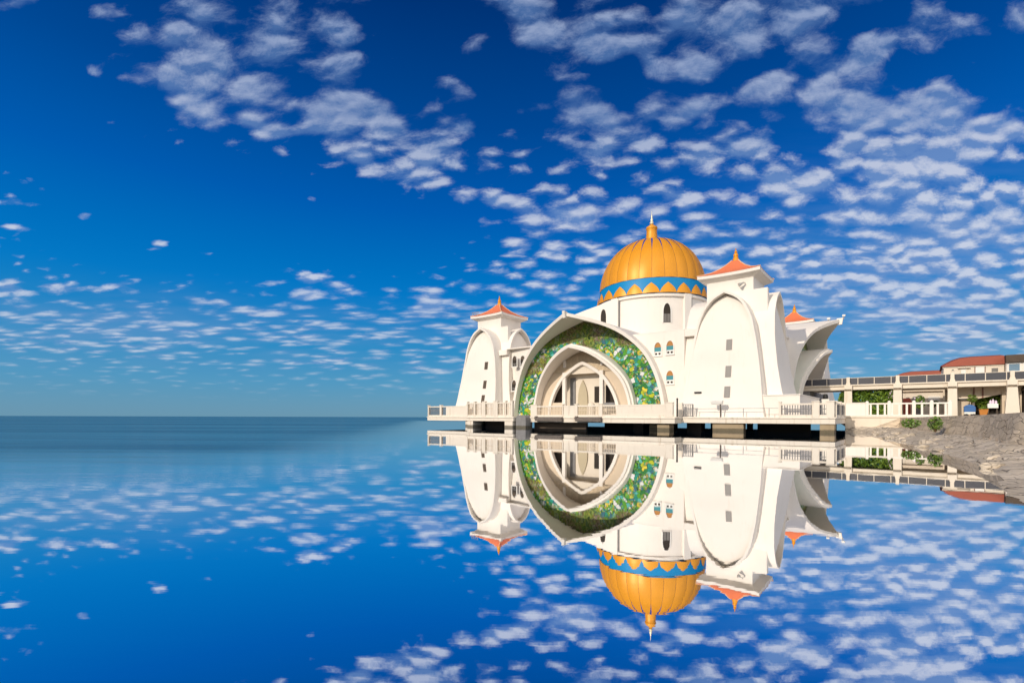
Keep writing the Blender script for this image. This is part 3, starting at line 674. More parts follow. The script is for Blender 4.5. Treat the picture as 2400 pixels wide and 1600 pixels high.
# ------------------------------------------------------------------ pier deck on piles
pier = thing('pier_deck', 'white concrete pier deck on piles carrying the mosque above the sea', 'pier', (0, 0, 0))
b = MB(); b.box(-20.2, 21.0, -18.5, 20, .60, DECK); b.box(-20.26, 21.06, -18.56, 20.06, .96, 1.05)
b.build('deck_slab', DECKW, pier, bevel=.015)
b = MB(); b.box(-11.15, -4.85, -21.0, -18.52, .62, DECK - .01); b.box(-11.22, -4.8, -21.07, -18.6, .92, 1.03); b.build('terrace_slab', DECKW, pier, bevel=.015)
b = MB(); b.box(-3.6, 10.6, -20.0, -18.52, .55, DECK - .005); b.box(-3.66, 10.66, -20.06, -18.6, .92, 1.04); b.build('terrace_slab', DECKW, pier, bevel=.015)
def pile(x0, x1, y0, y1, mt, z1=.60, nm='pile'):
    b = MB(); b.box(x0, x1, y0, y1, -1.2, z1); b.build(nm, mt, pier, bevel=.02)
pile(-11.1, -10.3, -20.95, -19.6, DECKW, .62); pile(-6.0, -5.0, -20.95, -19.6, DECKW, .62); pile(-10.3, -6.0, -19.0, -18.8, DARK, .6, 'under_wall')  # near-black piles and walls carry the under-deck shade in their colour
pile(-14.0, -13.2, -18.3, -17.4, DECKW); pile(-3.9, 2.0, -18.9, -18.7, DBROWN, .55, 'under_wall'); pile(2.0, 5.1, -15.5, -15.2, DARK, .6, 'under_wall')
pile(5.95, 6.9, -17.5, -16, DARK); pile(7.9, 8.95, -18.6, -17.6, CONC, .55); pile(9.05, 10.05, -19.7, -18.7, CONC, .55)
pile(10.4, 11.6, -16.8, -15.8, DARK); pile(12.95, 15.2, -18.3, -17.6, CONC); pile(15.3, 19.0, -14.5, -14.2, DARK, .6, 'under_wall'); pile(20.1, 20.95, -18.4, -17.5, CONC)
for x in range(-18, 20, 5):
    for y in (-11, 18):
        if (x * 7 + y) % 3: pile(x - .35, x + .35, y - .35, y + .35, CONC)
# mooring pier of bare grey concrete between the terraces
b = MB(); pts = [(-4.75, -.9), (-3.55, -.9), (-3.55, 1.0), (-3.7, 1.14), (-3.95, 1.22), (-4.35, 1.22), (-4.6, 1.14), (-4.75, 1.0)]
b.prism([(x, -20.75, z) for x, z in pts], (0, 1.1, 0))
tag(b.build('concrete_dolphin', GREY, org=(-4.15, -20.2, 0), bevel=.03, smooth=0), 'bare grey concrete block standing in the water between two white terraces', 'concrete block')
# stained ledges below the balustrade
for x0, x1, lb in [(-2.75, .25, 'dark rust-stained ledge below the left end of the middle terrace railing'), (1.7, 4.25, 'dark rust-stained ledge below the right part of the middle terrace railing')]:
    b = MB(); b.hexa([(x0, -20.32, .66), (x1, -20.28, .62), (x1, -20.02, .62), (x0, -20.02, .66), (x0 - .1, -20.36, 1.0), (x1, -20.36, 1.0), (x1, -20.06, 1.06), (x0 - .1, -20.06, 1.06)]); b.box(x0, x0 + .2, -20.4, -20.1, .92, 1.12)
    tag(b.build('stained_ledge', STAIN, org=((x0 + x1) / 2, -20.2, .8), smooth=0, bevel=.02), lb, 'ledge', 'stained ledges under the terrace railing')

# railings: posts, rails, bar panels
def railing(name, label, p0, p1, cuts, h, org_z=DECK, mt=DECKW, solid=(), group='balustrades round the pier deck', pw=.13, panelmat=None):
    p0 = Vector((*p0, 0)); p1 = Vector((*p1, 0)); L = (p1 - p0).length; d = (p1 - p0) / L; nrm = Vector((-d.y, d.x, 0))
    r = thing(name, label, 'railing', ((p0.x + p1.x) / 2, (p0.y + p1.y) / 2, org_z), group)
    def bar(mb, s0, s1, w, z0, z1):
        c = [p0 + d * s0 - nrm * w, p0 + d * s1 - nrm * w, p0 + d * s1 + nrm * w, p0 + d * s0 + nrm * w]
        mb.hexa([(q_.x, q_.y, z0) for q_ in c] + [(q_.x, q_.y, z1) for q_ in c])
    for s0, s1 in cuts['posts']:
        b = MB(); bar(b, s0, s1, pw, org_z - .02, org_z + h + .06); bar(b, s0 - .03, s1 + .03, pw + .03, org_z + h + .06, org_z + h + .12); b.build('post', mt, r)
    b = MB(); bar(b, 0, L, .075, org_z + h - .14, org_z + h - .02); b.build('top_rail', mt, r)
    b = MB(); bar(b, 0, L, .085, org_z - .01, org_z + .16); b.build('bottom_rail', mt, r)
    for j, (s0, s1) in enumerate(cuts['panels']):
        b = MB(); n_ = max(3, int((s1 - s0) / .16))
        if j in solid: bar(b, s0, s1, .06, org_z + .16, org_z + h - .14)
        else:
            for i in range(n_ + 1):
                s_ = s0 + (s1 - s0) * i / n_; bar(b, s_ - .025, s_ + .025, .025, org_z + .16, org_z + h - .14)
            bar(b, s0, s1, .03, org_z + h * .55, org_z + h * .55 + .05)
        b.build('wall_panel' if j in solid else 'bar_panel', mt if j in solid else (panelmat or CREAM), r)
    return r
railing('railing', 'weathered white railing with bar panels along the projecting left terrace', (-11.1, -20.9), (-4.95, -20.9), dict(posts=[(0, .12), (.98, 1.2), (2.15, 2.6), (3.7, 4.25), (5.2, 5.32), (5.95, 6.15)], panels=[(.12, .98), (1.2, 2.15), (2.6, 3.7), (4.25, 5.2), (5.32, 5.95)]), 1.42, solid=(), panelmat=TAN)
railing('railing', 'white railing with low wall panels running along the middle terrace before the porch', (-3.5, -19.9), (10.5, -19.9), dict(posts=[(0, .75), (3.62, 3.72), (4.95, 5.25), (7.4, 7.75), (13.3, 13.95)], panels=[(.8, 1.9), (1.95, 3.6), (3.75, 4.9), (5.28, 7.35), (7.78, 9.1), (9.1, 13.3)]), 1.03, solid=(2, 5), panelmat=TAN)
railing('railing', 'short white railing on the far left end of the deck above open water', (-20.1, -18.4), (-13.4, -18.4), dict(posts=[(0, .18), (2.1, 2.4), (6.4, 6.6)], panels=[(.18, 2.1), (2.4, 3.1), (3.1, 6.4)]), 1.22, solid=(2,), panelmat=GREY)
railing('railing', 'white railing with a grey panel at the right end of the deck front', (17.6, -18.4), (20.95, -18.4), dict(posts=[(0, .15), (2.05, 2.5), (2.9, 3.35)], panels=[(.2, 2.0), (2.5, 2.9)]), .98, solid=(), panelmat=GREY)
railing('railing', 'white barred railing on the short right-hand return of the deck', (20.92, -18.2), (20.92, -12.6), dict(posts=[(0, .2), (2.7, 2.9), (5.4, 5.6)], panels=[(.2, 2.7), (2.9, 5.4)]), 1.0, solid=(), panelmat=GREY)
b = MB(); b.hexa([(10.72, -18.42, DECK), (10.85, -18.42, DECK), (10.85, -18.35, DECK), (10.72, -18.35, DECK), (10.72, -18.42, 2.15), (10.85, -18.42, 2.15), (10.85, -18.35, 2.15), (10.72, -18.35, 2.15)])
# gate beside the middle terrace
gt = thing('gate', 'small barred gate with dark post where the middle terrace meets the right deck', 'gate', (11.0, -18.4, DECK))
b = MB(); b.box(10.15, 10.25, -18.45, -18.35, DECK, 2.5); b.lathe([(.0, 2.62), (.08, 2.58), (.08, 2.5), (.04, 2.46)], (10.2, -18.4), 8); b.build('gate_post', BLACK, gt)
b = MB(); b.box(10.32, 10.62, -18.48, -18.3, DECK, 2.2); b.build('white_post', DECKW, gt)
b = MB()
for i in range(6): b.box(10.7 + i * .14, 10.74 + i * .14, -18.42, -18.38, DECK + .05, 2.05)
b.box(10.64, 11.5, -18.43, -18.37, 2.05, 2.1); b.box(10.64, 11.5, -18.43, -18.37, DECK + .03, DECK + .08); b.box(11.44, 11.5, -18.44, -18.36, DECK - .2, 2.1); b.build('gate_leaf', GREY, gt)
# wire guard rail along the right deck
gr = thing('guard_rail', 'thin steel guard rail along the deck below the near tower', 'railing', (14.5, -18.35, DECK))
for x in (11.7, 13.62, 15.2, 16.95):
    b = MB(); b.tube([(x, -18.35, DECK - .1), (x, -18.35, 1.74)], .028, 6); b.build('post', STEEL, gr)
b = MB(); b.tube([(11.6, -18.35, 1.72), (17.55, -18.35, 1.72)], .02, 6); b.build('top_rail', STEEL, gr)
fl = thing('floodlight', 'white floodlight on a thin dark pole at the deck edge below the near tower', 'floodlight', (13.6, -18.5, DECK))
b = MB(); b.tube([(13.6, -18.5, DECK - .1), (13.6, -18.5, 2.05)], .04, 8); b.build('pole', DBROWN, fl)
b = MB(); b.hexa([(13.0, -18.75, 2.05), (13.75, -18.75, 2.05), (13.75, -18.35, 2.05), (13.0, -18.35, 2.05), (12.9, -18.8, 2.3), (13.82, -18.8, 2.3), (13.8, -18.35, 2.36), (12.95, -18.35, 2.36)]); b.build('lamp_head', WPAINT, fl, bevel=.02)
# things fixed to the mosque
def single(mb, name, mt, org, label, cat, group=None, **kw): return tag(mb.build(name, mt, org=org, **kw), label, cat, group)
b = MB(); b.hexa([face(0, -2.05, 4.02, 3.0, (TW, -TW)), face(0, -1.5, 4.02, 3.0, (TW, -TW)), face(0, -1.5, 4.2, 3.0, (TW, -TW)), face(0, -2.05, 4.2, 3.0, (TW, -TW)), face(0, -2.05, 4.02, 3.12, (TW, -TW)), face(0, -1.5, 4.02, 3.12, (TW, -TW)), face(0, -1.5, 4.2, 3.12, (TW, -TW)), face(0, -2.05, 4.2, 3.12, (TW, -TW))], 0)
o = face(0, -1.78, 4.1, 3.06, (TW, -TW)); single(b, 'wall_lamp', BLACK, o, 'flat black lamp low on the curved foot of the near tower', 'lamp')
# horn loudspeaker under the near tower's eaves
hs_ = thing('horn_loudspeaker', 'small grey horn loudspeaker fixed below the eaves of the near tower', 'loudspeaker', (TW + 1.2, -TW - 2.0, 11.95))
b = MB(); b.tube([(TW + 1.2, -TW - 1.8, 11.9), (TW + 1.2, -TW - 2.15, 11.9)], .03, 6); b.build('bracket', STEEL, hs_)
b = MB(); b.tube([(TW + 1.2, -TW - 2.12, 11.9), (TW + 1.05, -TW - 2.2, 11.82), (TW + .85, -TW - 2.32, 11.7)], [.06, .07, .17], 10); b.build('horn', STEEL, hs_)
an = thing('antenna_frame', 'small lattice antenna frame on the left eave of the left tower roof', 'antenna', (-TW - 1.9, -TW - 2.2, 12.95))
b = MB()
for i in range(4): b.tube([(-TW - 2.3 + i * .28, -TW - 2.2, 12.95), (-TW - 2.35 + i * .32, -TW - 2.2, 13.4)], .022, 5)
b.build('uprights', STEEL, an); b = MB(); b.tube([(-TW - 2.4, -TW - 2.2, 13.4), (-TW - 1.35, -TW - 2.2, 13.4)], .03, 5); b.tube([(-TW - 2.35, -TW - 2.2, 13.2), (-TW - 1.4, -TW - 2.2, 13.2)], .022, 5); b.build('crossbars', STEEL, an)
for x, y, z, lb in [(18.55, -.5, 10.72, 'white floodlight on top of the right-hand porch hood near its tip'), (19.75, 0, 10.95, 'white floodlight clamped to the very tip of the right-hand porch hood')]:
    f2 = thing('hood_floodlight', lb, 'floodlight', (x, y, z - .1), 'floodlights on the right-hand porch hood')
    b = MB(); b.tube([(x, y, z - .25), (x, y, z + .12)], .04, 6); b.build('bracket', STEEL, f2)
    b = MB(); b.hexa([(x - .12, y - .12, z + .02), (x + .12, y - .12, z + .0), (x + .12, y + .12, z + .0), (x - .12, y + .12, z + .02), (x - .1, y - .14, z + .2), (x + .18, y - .14, z + .17), (x + .18, y + .14, z + .17), (x - .1, y + .14, z + .2)]); b.build('lamp_head', WPAINT, f2, bevel=.03)

# ------------------------------------------------------------------ bridge from the mosque to the land
bridge = thing('footbridge', 'raised white footbridge with dark glass railing linking the mosque to the land', 'bridge', (25, -1, 1))
b = MB(); b.box(15.9, 42, -2.35, 2.2, 4.02, 4.14); b.box(15.9, 42, -2.2, 2.0, 3.66, 4.02); b.build('deck', CREAM, bridge, bevel=.015)
for y in (-2.28, 2.1):
    b = MB(); b.box(16.0, 42, y - .035, y + .035, 4.74, 4.775); b.build('handrail', CREAM, bridge)
    xs = [16.2 + 1.22 * i for i in range(22)]
    for x in xs:
        b = MB(); b.box(x - .025, x + .025, y - .045, y + .045, 4.12, 4.745); b.build('rail_post', CREAM, bridge)
    for x0, x1 in zip(xs, xs[1:]):
        b = MB(); b.box(x0 + .026, x1 - .026, y - .02, y + .02, 4.143, 4.738); b.build('glass_panel', TINT, bridge)
for x in (20.35, 23.98, 27.6, 31.15, 34.8, 38.4):
    for y in (-2.45, 2.2):
        b = MB(); b.box(x - .13, x + .13, y - .13, y + .1, 4.1, 4.82); b.box(x - .30, x + .30, y - .16, y + .25, 3.5, 4.1); b.hexa([(x - .30, y - .16, 3.5), (x + .3, y - .16, 3.5), (x + .3, y + .25, 3.5), (x - .3, y + .25, 3.5), (x - .14, y - .14, 4.32), (x + .14, y - .14, 4.32), (x + .14, y + .12, 4.32), (x - .14, y + .12, 4.32)])
        k_ = .12 if x > 30 else 0
        b.hexa([(x - .34 - k_, y - .18, .9), (x + .34 + k_, y - .18, .9), (x + .34 + k_, y + .25, .9), (x - .34 - k_, y + .25, .9), (x - .29, y - .15, 3.52), (x + .29, y - .15, 3.52), (x + .29, y + .24, 3.52), (x - .29, y + .24, 3.52)]); b.build('column', CREAM, bridge, bevel=.02)
# wall of the mosque's landing under the bridge
b = MB(); b.box(16.4, 17.2, -2.0, 8.0, DECK, 3.66); tag(b.build('landing_wall', GREY, org=(16.8, 2, DECK)), 'grey landing wall under the footbridge beside the right-hand porch', 'wall')
sp = thing('spot_lamp', 'black spot lamp on a white block below the footbridge', 'lamp', (18.85, -5, 2.0))
b = MB(); b.box(18.55, 19.15, -5.2, -4.8, 1.05, 2.75); b.build('block', WHITE, sp, bevel=.02)
b = MB(); b.lathe([(.0, 3.22), (.16, 3.18), (.2, 3.05), (.2, 2.76)], (18.85, -5), 10); b.build('lamp_head', BLACK, sp)

# ------------------------------------------------------------------ promenade, sea wall and shore (world frame)
WT = [(25.5, 37.5), (26.9, 36.4), (28.1, 35.5), (24.9, 30.4), (21.6, 25.4), (16.9, 17.6), (13.5, 13.0), (12.2, 10.2), (11.2, 6.5), (10.6, 1), (10.2, -8), (10, -20)]
WTOP = [.10, .38, 1.06, 1.08, 1.10, 1.14, 1.17, 1.18, 1.18, 1.18, 1.18, 1.18]
WE = [(24.8, 36.6), (24.6, 34.6), (22.8, 31.2), (20.6, 27.6), (17.6, 22.6), (13.6, 16.0), (11.4, 12.5), (9.4, 9.6), (6.3, 6.25), (5.3, 4.6), (4.7, 1.5), (4.4, -18)]
def polyline(pts, n, vals=None):
    P = [Vector((*p, 0)) for p in pts]; L = [0]
    for a, b_ in zip(P, P[1:]): L.append(L[-1] + 1)
    res = []
    for i in range(n + 1):
        d = L[-1] * i / n; j = min(int(d), len(P) - 2); t = d - j
        v = P[j].lerp(P[j + 1], t); res.append((v.x, v.y, (vals[j] + (vals[j + 1] - vals[j]) * t) if vals else 0))
    return res
NS = 150
top_ = polyline(WT, NS, WTOP); edge = polyline(WE, NS)
from mathutils import noise as mn
def nz(x, y, s, k=0): return mn.noise(Vector((x * s, y * s, k)))
b = MB(); rs = []
for (tx, ty, tz), (ex, ey, _) in zip(top_, edge):
    d = Vector((ex - tx, ey - ty, 0)); L = d.length; u = d / L
    base = min(.5, L * .4); row = []
    hb = .34 if L > 1.5 else .12
    for i in range(9):
        s_ = i / 8
        p = Vector((tx, ty, 0)) + u * base * s_
        j = .05 * nz(p.x, p.y, 2.2, s_ * 6) + .03 * nz(p.x, p.y, 6, s_ * 9)
        p += u * j * (0 if i == 0 else 1)
        row.append((p.x, p.y, tz + (hb - tz) * s_ ))
    back = Vector((tx, ty, 0)) - u * .6
    rs.append([(back.x, back.y, tz - .5), (back.x, back.y, tz)] + row + [(row[-1][0], row[-1][1], -.3)])
b.rings(rs[:], False)
tag(b.build('sea_wall', MASON, grid=False, smooth=30, org=(13.5, 13, 0)), 'sandy stone block sea wall along the shore below the footbridge', 'wall')
b = MB(); rs = []
for (tx, ty, tz), (ex, ey, _) in zip(top_, edge):
    d = Vector((ex - tx, ey - ty, 0)); L = d.length; u = d / L; base = min(.45, L * .38); row = []
    hb = .36 if L > 1.5 else .13
    N_ = 40
    for i in range(N_ + 1):
        s_ = i / N_; dd = base + (L * 1.35 + .5 - base) * s_; p = Vector((tx, ty, 0)) + u * dd
        f = (dd - base) / max(.1, (L - base)); z = hb * (1 - f) if f < 1 else -.40 * (f - 1) / .35
        rg = (.10 * nz(p.x, p.y, .9) + .07 * nz(p.x, p.y, 2.1, 4) + .035 * nz(p.x, p.y, 5.5, 9)) * max(.25, min(1, 1.5 * (1.1 - f)))
        st = round((z + rg) / .085) * .085
        z = (z + rg) * .45 + st * .55 if s_ > .02 else z
        row.append((p.x, p.y, z * min(1, L / 1.2) if L < 1.2 else z))
    rs.append(row)
b.rings(rs, False)
tag(b.build('rocky_shore', ROCK, grid=False, smooth=28, org=(10, 10, 0)), kind='structure')
def boulder(r, seed):
    b = MB(); bm = bmesh.new(); bmesh.ops.create_icosphere(bm, subdivisions=3, radius=1)
    for v in bm.verts:
        p = v.co.copy(); d = 1 + .32 * mn.noise(p * 1.1 + Vector((seed, 0, 0))) + .14 * mn.noise(p * 2.7 + Vector((0, seed, 0)))
        v.co = Vector((p.x * r[0], p.y * r[1], p.z * r[2])) * (round(d * 9) / 9 * .5 + d * .5)
    b.add([v.co for v in bm.verts], [[v.index for v in f.verts] for f in bm.faces]); bm.free(); return b
rb = random.Random(4); protos = []
for i in range(4): protos.append(boulder((.30, .22, .17), i * 5.3).build('boulder', ROCK, grid=False, org=(0, 0, 0), smooth=28))
for i in range(48):
    j = rb.randrange(25, 122); e = Vector((edge[j][0], edge[j][1], 0)); t_ = Vector((top_[j][0], top_[j][1], 0)); f = rb.uniform(-.02, .55)
    p = e.lerp(t_, f); o = protos[i] if i < 4 else protos[i % 4].copy()
    if i >= 4: COL.objects.link(o)
    sc_ = rb.uniform(.3, 1.0) * (1.0 if p.y < 16 else 1.25); o.location = (p.x, p.y, .02 + .16 * max(0, f)); o.rotation_euler = (rb.uniform(-.3, .3), rb.uniform(-.3, .3), rb.uniform(0, 6)); o.scale = (sc_, sc_ * rb.uniform(.7, 1.2), sc_ * rb.uniform(.6, 1.0))
    tag(o, 'sandy grey boulder lying at the water edge of the rocky shore', 'boulder', 'boulders along the rocky shore')
b = MB(); gl_ = [(tx - .0, ty, tz - .012) for tx, ty, tz in top_]
poly = [(x, y, .0) for x, y, z in gl_]
rs = [[(x + .35, y - .05, z), (x + 20, y + 2, 1.12), (x + 300, y + 60, 1.12)] for x, y, z in gl_]
rs = [[(140, 180, 1.05), (200, 190, 1.12), (480, 250, 1.12)], [(48, 67, 1.05), (70, 72, 1.12), (330, 110, 1.12)], [(27.2, 42.5, 1.05), (47, 45, 1.12), (320, 100, 1.12)], [(26.0, 40.0, 1.05), (46, 42, 1.12), (318, 98, 1.12)]] + rs
b.rings(rs, False); tag(b.build('promenade', PAVE, grid=False, smooth=0), kind='structure')
# cream wall carrying the promenade next to the pier
b = MB(); b.box(21.0, 24.6, -12.3, -11.7, -.4, 1.06); b.box(20.98, 24.7, -12.37, -11.65, 1.06, 1.19)
tag(b.build('quay_wall', CREAM, org=(22.8, -12, 0), bevel=.02), 'cream plastered quay wall between the pier and the stone sea wall', 'wall')

# balustrade and low wall on the promenade
b = MB(); b.box(20.5, 21.9, -6.2, -5.95, 1.0, 2.3); b.box(20.45, 21.92, -6.25, -5.9, 2.3, 2.36); tag(b.build('low_wall', WHITE, org=(21.2, -6, 1)), 'plain white parapet wall beside the balustrade at the pier end', 'wall')
bl = thing('balustrade', 'white balustrade with round-topped posts along the promenade under the footbridge', 'balustrade', (24.6, -6, 1.05))
for x in (22.0, 23.5, 25.1, 26.2, 27.3):
    b = MB(); b.box(x - .12, x + .12, -6.12, -5.88, .95, 2.32); b.lathe([(.12, 2.32), (.13, 2.36), (.09, 2.46), (.0, 2.5)], (x, -6), 8); b.build('post', WHITE, bl, bevel=.015)
b = MB(); b.box(21.9, 27.4, -6.06, -5.94, 2.18, 2.30); b.build('top_rail', WHITE, bl); b = MB(); b.box(21.9, 27.4, -6.08, -5.92, .95, 1.32); b.build('bottom_rail', WHITE, bl)
for i in range(11):
    x = 22.25 + i * .48
    if min(abs(x - p) for p in (22.0, 23.5, 25.1, 26.2, 27.3)) < .16: continue
    b = MB(); b.box(x - .07, x + .07, -6.03, -5.97, 1.32, 2.18); b.build('baluster', WHITE, bl)

# ------------------------------------------------------------------ plants
def leaves(mb, c, r, n, size, mi=0, box=False):
    for _ in range(n):
        while True:
            p = Vector((random.uniform(-1, 1), random.uniform(-1, 1), random.uniform(-1, 1)))
            if box or (p.length < 1 and p.length > random.random() * .8): break
        p = Vector((c[0] + p.x * r[0], c[1] + p.y * r[1], c[2] + p.z * r[2]))
        u = Vector((random.gauss(0, 1), random.gauss(0, 1), random.gauss(0, 1))).normalized(); w = u.cross(Vector((random.gauss(0, 1), random.gauss(0, 1), random.gauss(0, 1)))).normalized()
        s_ = size * random.uniform(.6, 1.4)
        mb.add([p - u * s_, p + w * s_ * .45, p + u * s_, p - w * s_ * .45], [(0, 1, 2, 3)], mi)
hd = thing('hedge', 'tall dense green hedge standing behind the first bay of the footbridge', 'hedge', (22.2, -1.2, 1.1))
b = MB(); leaves(b, (22.2, -1.25, 2.3), (1.75, .55, 1.28), 5200, .13, box=True); b.build('foliage', HEDGE, hd, smooth=0, fix=False)
b = MB()
for i in range(7): b.tube([(20.6 + i * .5, -1.2, 1.05), (20.65 + i * .5, -1.25, 2.4)], .05, 6)
b.build('stems', BARK, hd)
def shrub(nm, lb, c, r, n, size, m=SHRUB, flowers=0, group=None):
    o = thing(nm, lb, 'shrub', (c[0], c[1], c[2] - r[2]), group)
    b = MB()
    for i in range(5): b.tube([(c[0], c[1], c[2] - r[2] - .05), (c[0] + random.uniform(-.5, .5) * r[0], c[1] + random.uniform(-.5, .5) * r[1], c[2] + random.uniform(-.2, .5) * r[2])], [.035, .012], 5)
    b.build('stems', BARK, o)
    b = MB(); leaves(b, c, r, n, size); b.build('foliage', m, o, smooth=0, fix=False)
    if flowers:
        b = MB(); leaves(b, (c[0], c[1] - r[1] * .6, c[2] + r[2] * .4), (r[0], r[1] * .4, r[2] * .6), flowers, size * .9); b.build('blossom', FLOWER, o, smooth=0, fix=False)
    return o
shrub('shrub', 'narrow green shrub left of the first footbridge column', (19.85, -1.6, 2.7), (.36, .4, .85), 500, .12)
shrub('shrub', 'dark leafy bush with pale pink flowers at the right end of the hedge', (23.6, -1.9, 2.8), (.35, .4, .7), 500, .12, HEDGE, 30)
shrub('shrub', 'bright green flowering bush in the second bay of the footbridge', (25.5, -1.5, 2.45), (.42, .35, .6), 420, .10, SHRUB, 16)
shrub('shrub', 'low green potted plants along the pale building behind the balustrade', (26.5, 1.5, 2.35), (.55, .3, .3), 300, .08)
shrub('shrub', 'dark green bush in shade under the slanting kiosk fascia', (30.0, .6, 2.6), (.9, .5, .75), 700, .12, HEDGE)
shrub('shrub', 'small dark bush beside the blue handcart', (28.9, -1.2, 2.7), (.35, .3, .35), 220, .08, HEDGE)
# shrubs growing on the shore below the quay wall (world positions turned into grid)
def togrid(x, y):
    dx_, dy_ = x - CX, y - CY; return (cos(ANG) * dx_ + sin(ANG) * dy_, -sin(ANG) * dx_ + cos(ANG) * dy_)
for lb, (x, y), r, n in [('low spreading green shrub growing out of the shore wall, the left one', (19.4, 23.9), (.42, .3, .22), 300), ('upright green shrub growing out of the shore wall, the right one', (18.6, 21.6), (.26, .26, .32), 320)]:
    gx, gy = togrid(x, y); shrub('shrub', lb, (gx, gy, .78), r, n, .06, SHRUB, 0, 'shrubs on the shore wall')

# ------------------------------------------------------------------ houses and small things on land
def house_window(parent, x0, x1, y, z0, z1, fm, pm, nm='window'):
    b = MB(); t = .07
    b.box(x0, x1, y - .05, y + .02, z0, z0 + t); b.box(x0, x1, y - .05, y + .02, z1 - t, z1); b.box(x0, x0 + t, y - .05, y + .02, z0 + t, z1 - t); b.box(x1 - t, x1, y - .05, y + .02, z0 + t, z1 - t)
    f = b.build(nm, fm, parent); b = MB(); b.box(x0 + t, x1 - t, y - .02, y + .015, z0 + t, z1 - t); b.build('pane', pm, f)
GLASSB = mat('blue_grey_glass', (.16, .25, .33), .2, .1, 2)
MAUVE = mat('mauve_window_surround', (.24, .13, .10), .7, .1, 2)
h1 = thing('house', 'cream house with red curved roof rising behind the footbridge at the right', 'house', (29.6, 12, 1.1))
b = MB(); b.box(27.45, 31.85, 9, 15, 1.0, 6.3); b.box(27.35, 31.86, 8.93, 9.0, 6.16, 6.24); b.build('wall', CREAM, h1)
b = MB(); rp = [(27.3, 6.28), (27.7, 6.55), (28.2, 6.85), (28.8, 7.06), (29.6, 7.12), (31.86, 7.12)]
b.rings([[(x, 8.8, 6.28) for x, z in rp], [(x, 8.8 + (z - 6.28) * .3, z) for x, z in rp], [(x, 12, z + .35) for x, z in rp], [(x, 15.2, z) for x, z in rp], [(x, 15.2, 6.28) for x, z in rp]], False)
b.add([(x, 8.8 + (z - 6.28) * .3, z) for x, z in rp[-1:]] , [], 0); b.build('roof', RRED, h1, smooth=40)
house_window(h1, 28.0, 28.3, 9, 5.78, 6.05, CREAM, WGREY); house_window(h1, 28.7, 29.2, 9, 5.35, 6.05, CREAM, WPAINT); house_window(h1, 29.75, 30.55, 9, 5.2, 6.22, MAUVE, WPAINT); house_window(h1, 30.9, 31.5, 9, 5.3, 6.0, CREAM, WGREY)
b = MB(); b.box(28.5, 29.45, 8.7, 8.99, 6.06, 6.12); b.build('awning', CREAM, h1)
h2 = thing('house', 'house with dark brown roof and white framed windows at the far right edge', 'house', (35, 11, 1.1))
b = MB(); b.box(31.9, 39, 8, 14, 1.0, 6.35); b.build('wall', WHITE, h2)
b = MB(); b.hexa([(31.86, 7.7, 6.33), (39.1, 7.7, 6.33), (39.1, 14.3, 6.33), (31.86, 14.3, 6.33), (31.86, 8.0, 7.05), (39.1, 8.0, 7.05), (39.1, 14, 7.2), (31.86, 14, 7.2)]); b.build('roof', RBROWN, h2)
for x in (32.0, 33.0, 34.0, 35.0): house_window(h2, x, x + .85, 8, 5.45, 6.25, WPAINT, GLASSB)
h3 = thing('house', 'long low house with red roof seen just above the footbridge railing', 'house', (27, 24, 1.1))
b = MB(); b.box(23.4, 33, 22, 28, 1.0, 6.15); b.build('wall', CREAM, h3)
b = MB(); rp = [(22.6, 6.12), (23.2, 6.4), (24.0, 6.72), (24.8, 6.86), (33, 6.86)]
b.rings([[(x, 21.8, 6.1) for x, z in rp], [(x, 21.9, z) for x, z in rp], [(x, 25, z + .3) for x, z in rp], [(x, 28.2, z) for x, z in rp]], False); b.build('roof', RRED, h3, smooth=40)
h4 = thing('shop', 'low pale building behind the second bay of the footbridge', 'building', (26, 8, 1.1))
b = MB(); b.box(23.9, 28.2, 6, 10, 1.0, 3.7); b.build('wall', CREAM, h4); b = MB(); b.box(23.7, 28.3, 5.7, 10.2, 3.7, 3.95); b.build('roof', TAN, h4)
b = MB(); b.box(25.0, 25.75, 5.9, 5.99, 1.05, 3.2); b.build('shutter', GREY, h4); b = MB(); b.box(27.3, 27.75, 5.6, 5.99, 1.0, 3.7); b.build('pier', TAN, h4)
house_window(h4, 24.3, 24.85, 6, 2.2, 3.0, WPAINT, DARK); house_window(h4, 26.2, 27.1, 6, 2.3, 3.2, WPAINT, WPAINT)
b = MB(); b.box(24.15, 24.85, 4.6, 5.1, 1.0, 2.62); b.hexa([(24.0, 4.5, 2.55), (25.0, 4.5, 2.55), (25.0, 5.2, 2.55), (24.0, 5.2, 2.55), (24.2, 4.65, 3.0), (24.8, 4.65, 3.0), (24.8, 5.0, 3.0), (24.2, 5.0, 3.0)]); single(b, 'vending_stand', mat('red_stand_paint', (.5, .10, .06), .6), (24.5, 4.8, 1), 'red roofed vending stand next to the second footbridge column', 'stand', bevel=.02)
ki = thing('kiosk', 'tan panelled kiosk with a slanting fascia behind the third bay of the footbridge', 'kiosk', (29.5, .5, 1.1))
b = MB(); b.prism([(x, -.5, z) for x, z in [(28.0, 2.85), (29.05, 2.72), (29.25, 2.68), (30.75, 3.05), (30.75, 3.85), (28.0, 3.85)]], (0, .12, 0)); b.build('fascia', TAN, ki, smooth=0)
for x in (29.05, 29.6):
    b = MB(); b.box(x - .05, x + .05, -.56, -.5, 2.75, 3.8); b.build('batten', MAUVE, ki)
b = MB(); b.box(28.0, 28.95, -.54, -.40, 2.6, 2.72); b.build('sign_strip', BLACK, ki)
b = MB(); b.box(28.0, 28.85, -.3, -.1, 1.0, 2.6); b.build('side_wall', TAN, ki); b = MB(); b.box(30.75, 31.9, -.6, .3, 1.0, 3.9); b.build('end_wall', TAN, ki); b = MB(); b.box(29.0, 30.9, 1.4, 1.6, 1.0, 3.8); b.build('back_wall', DARK, ki)
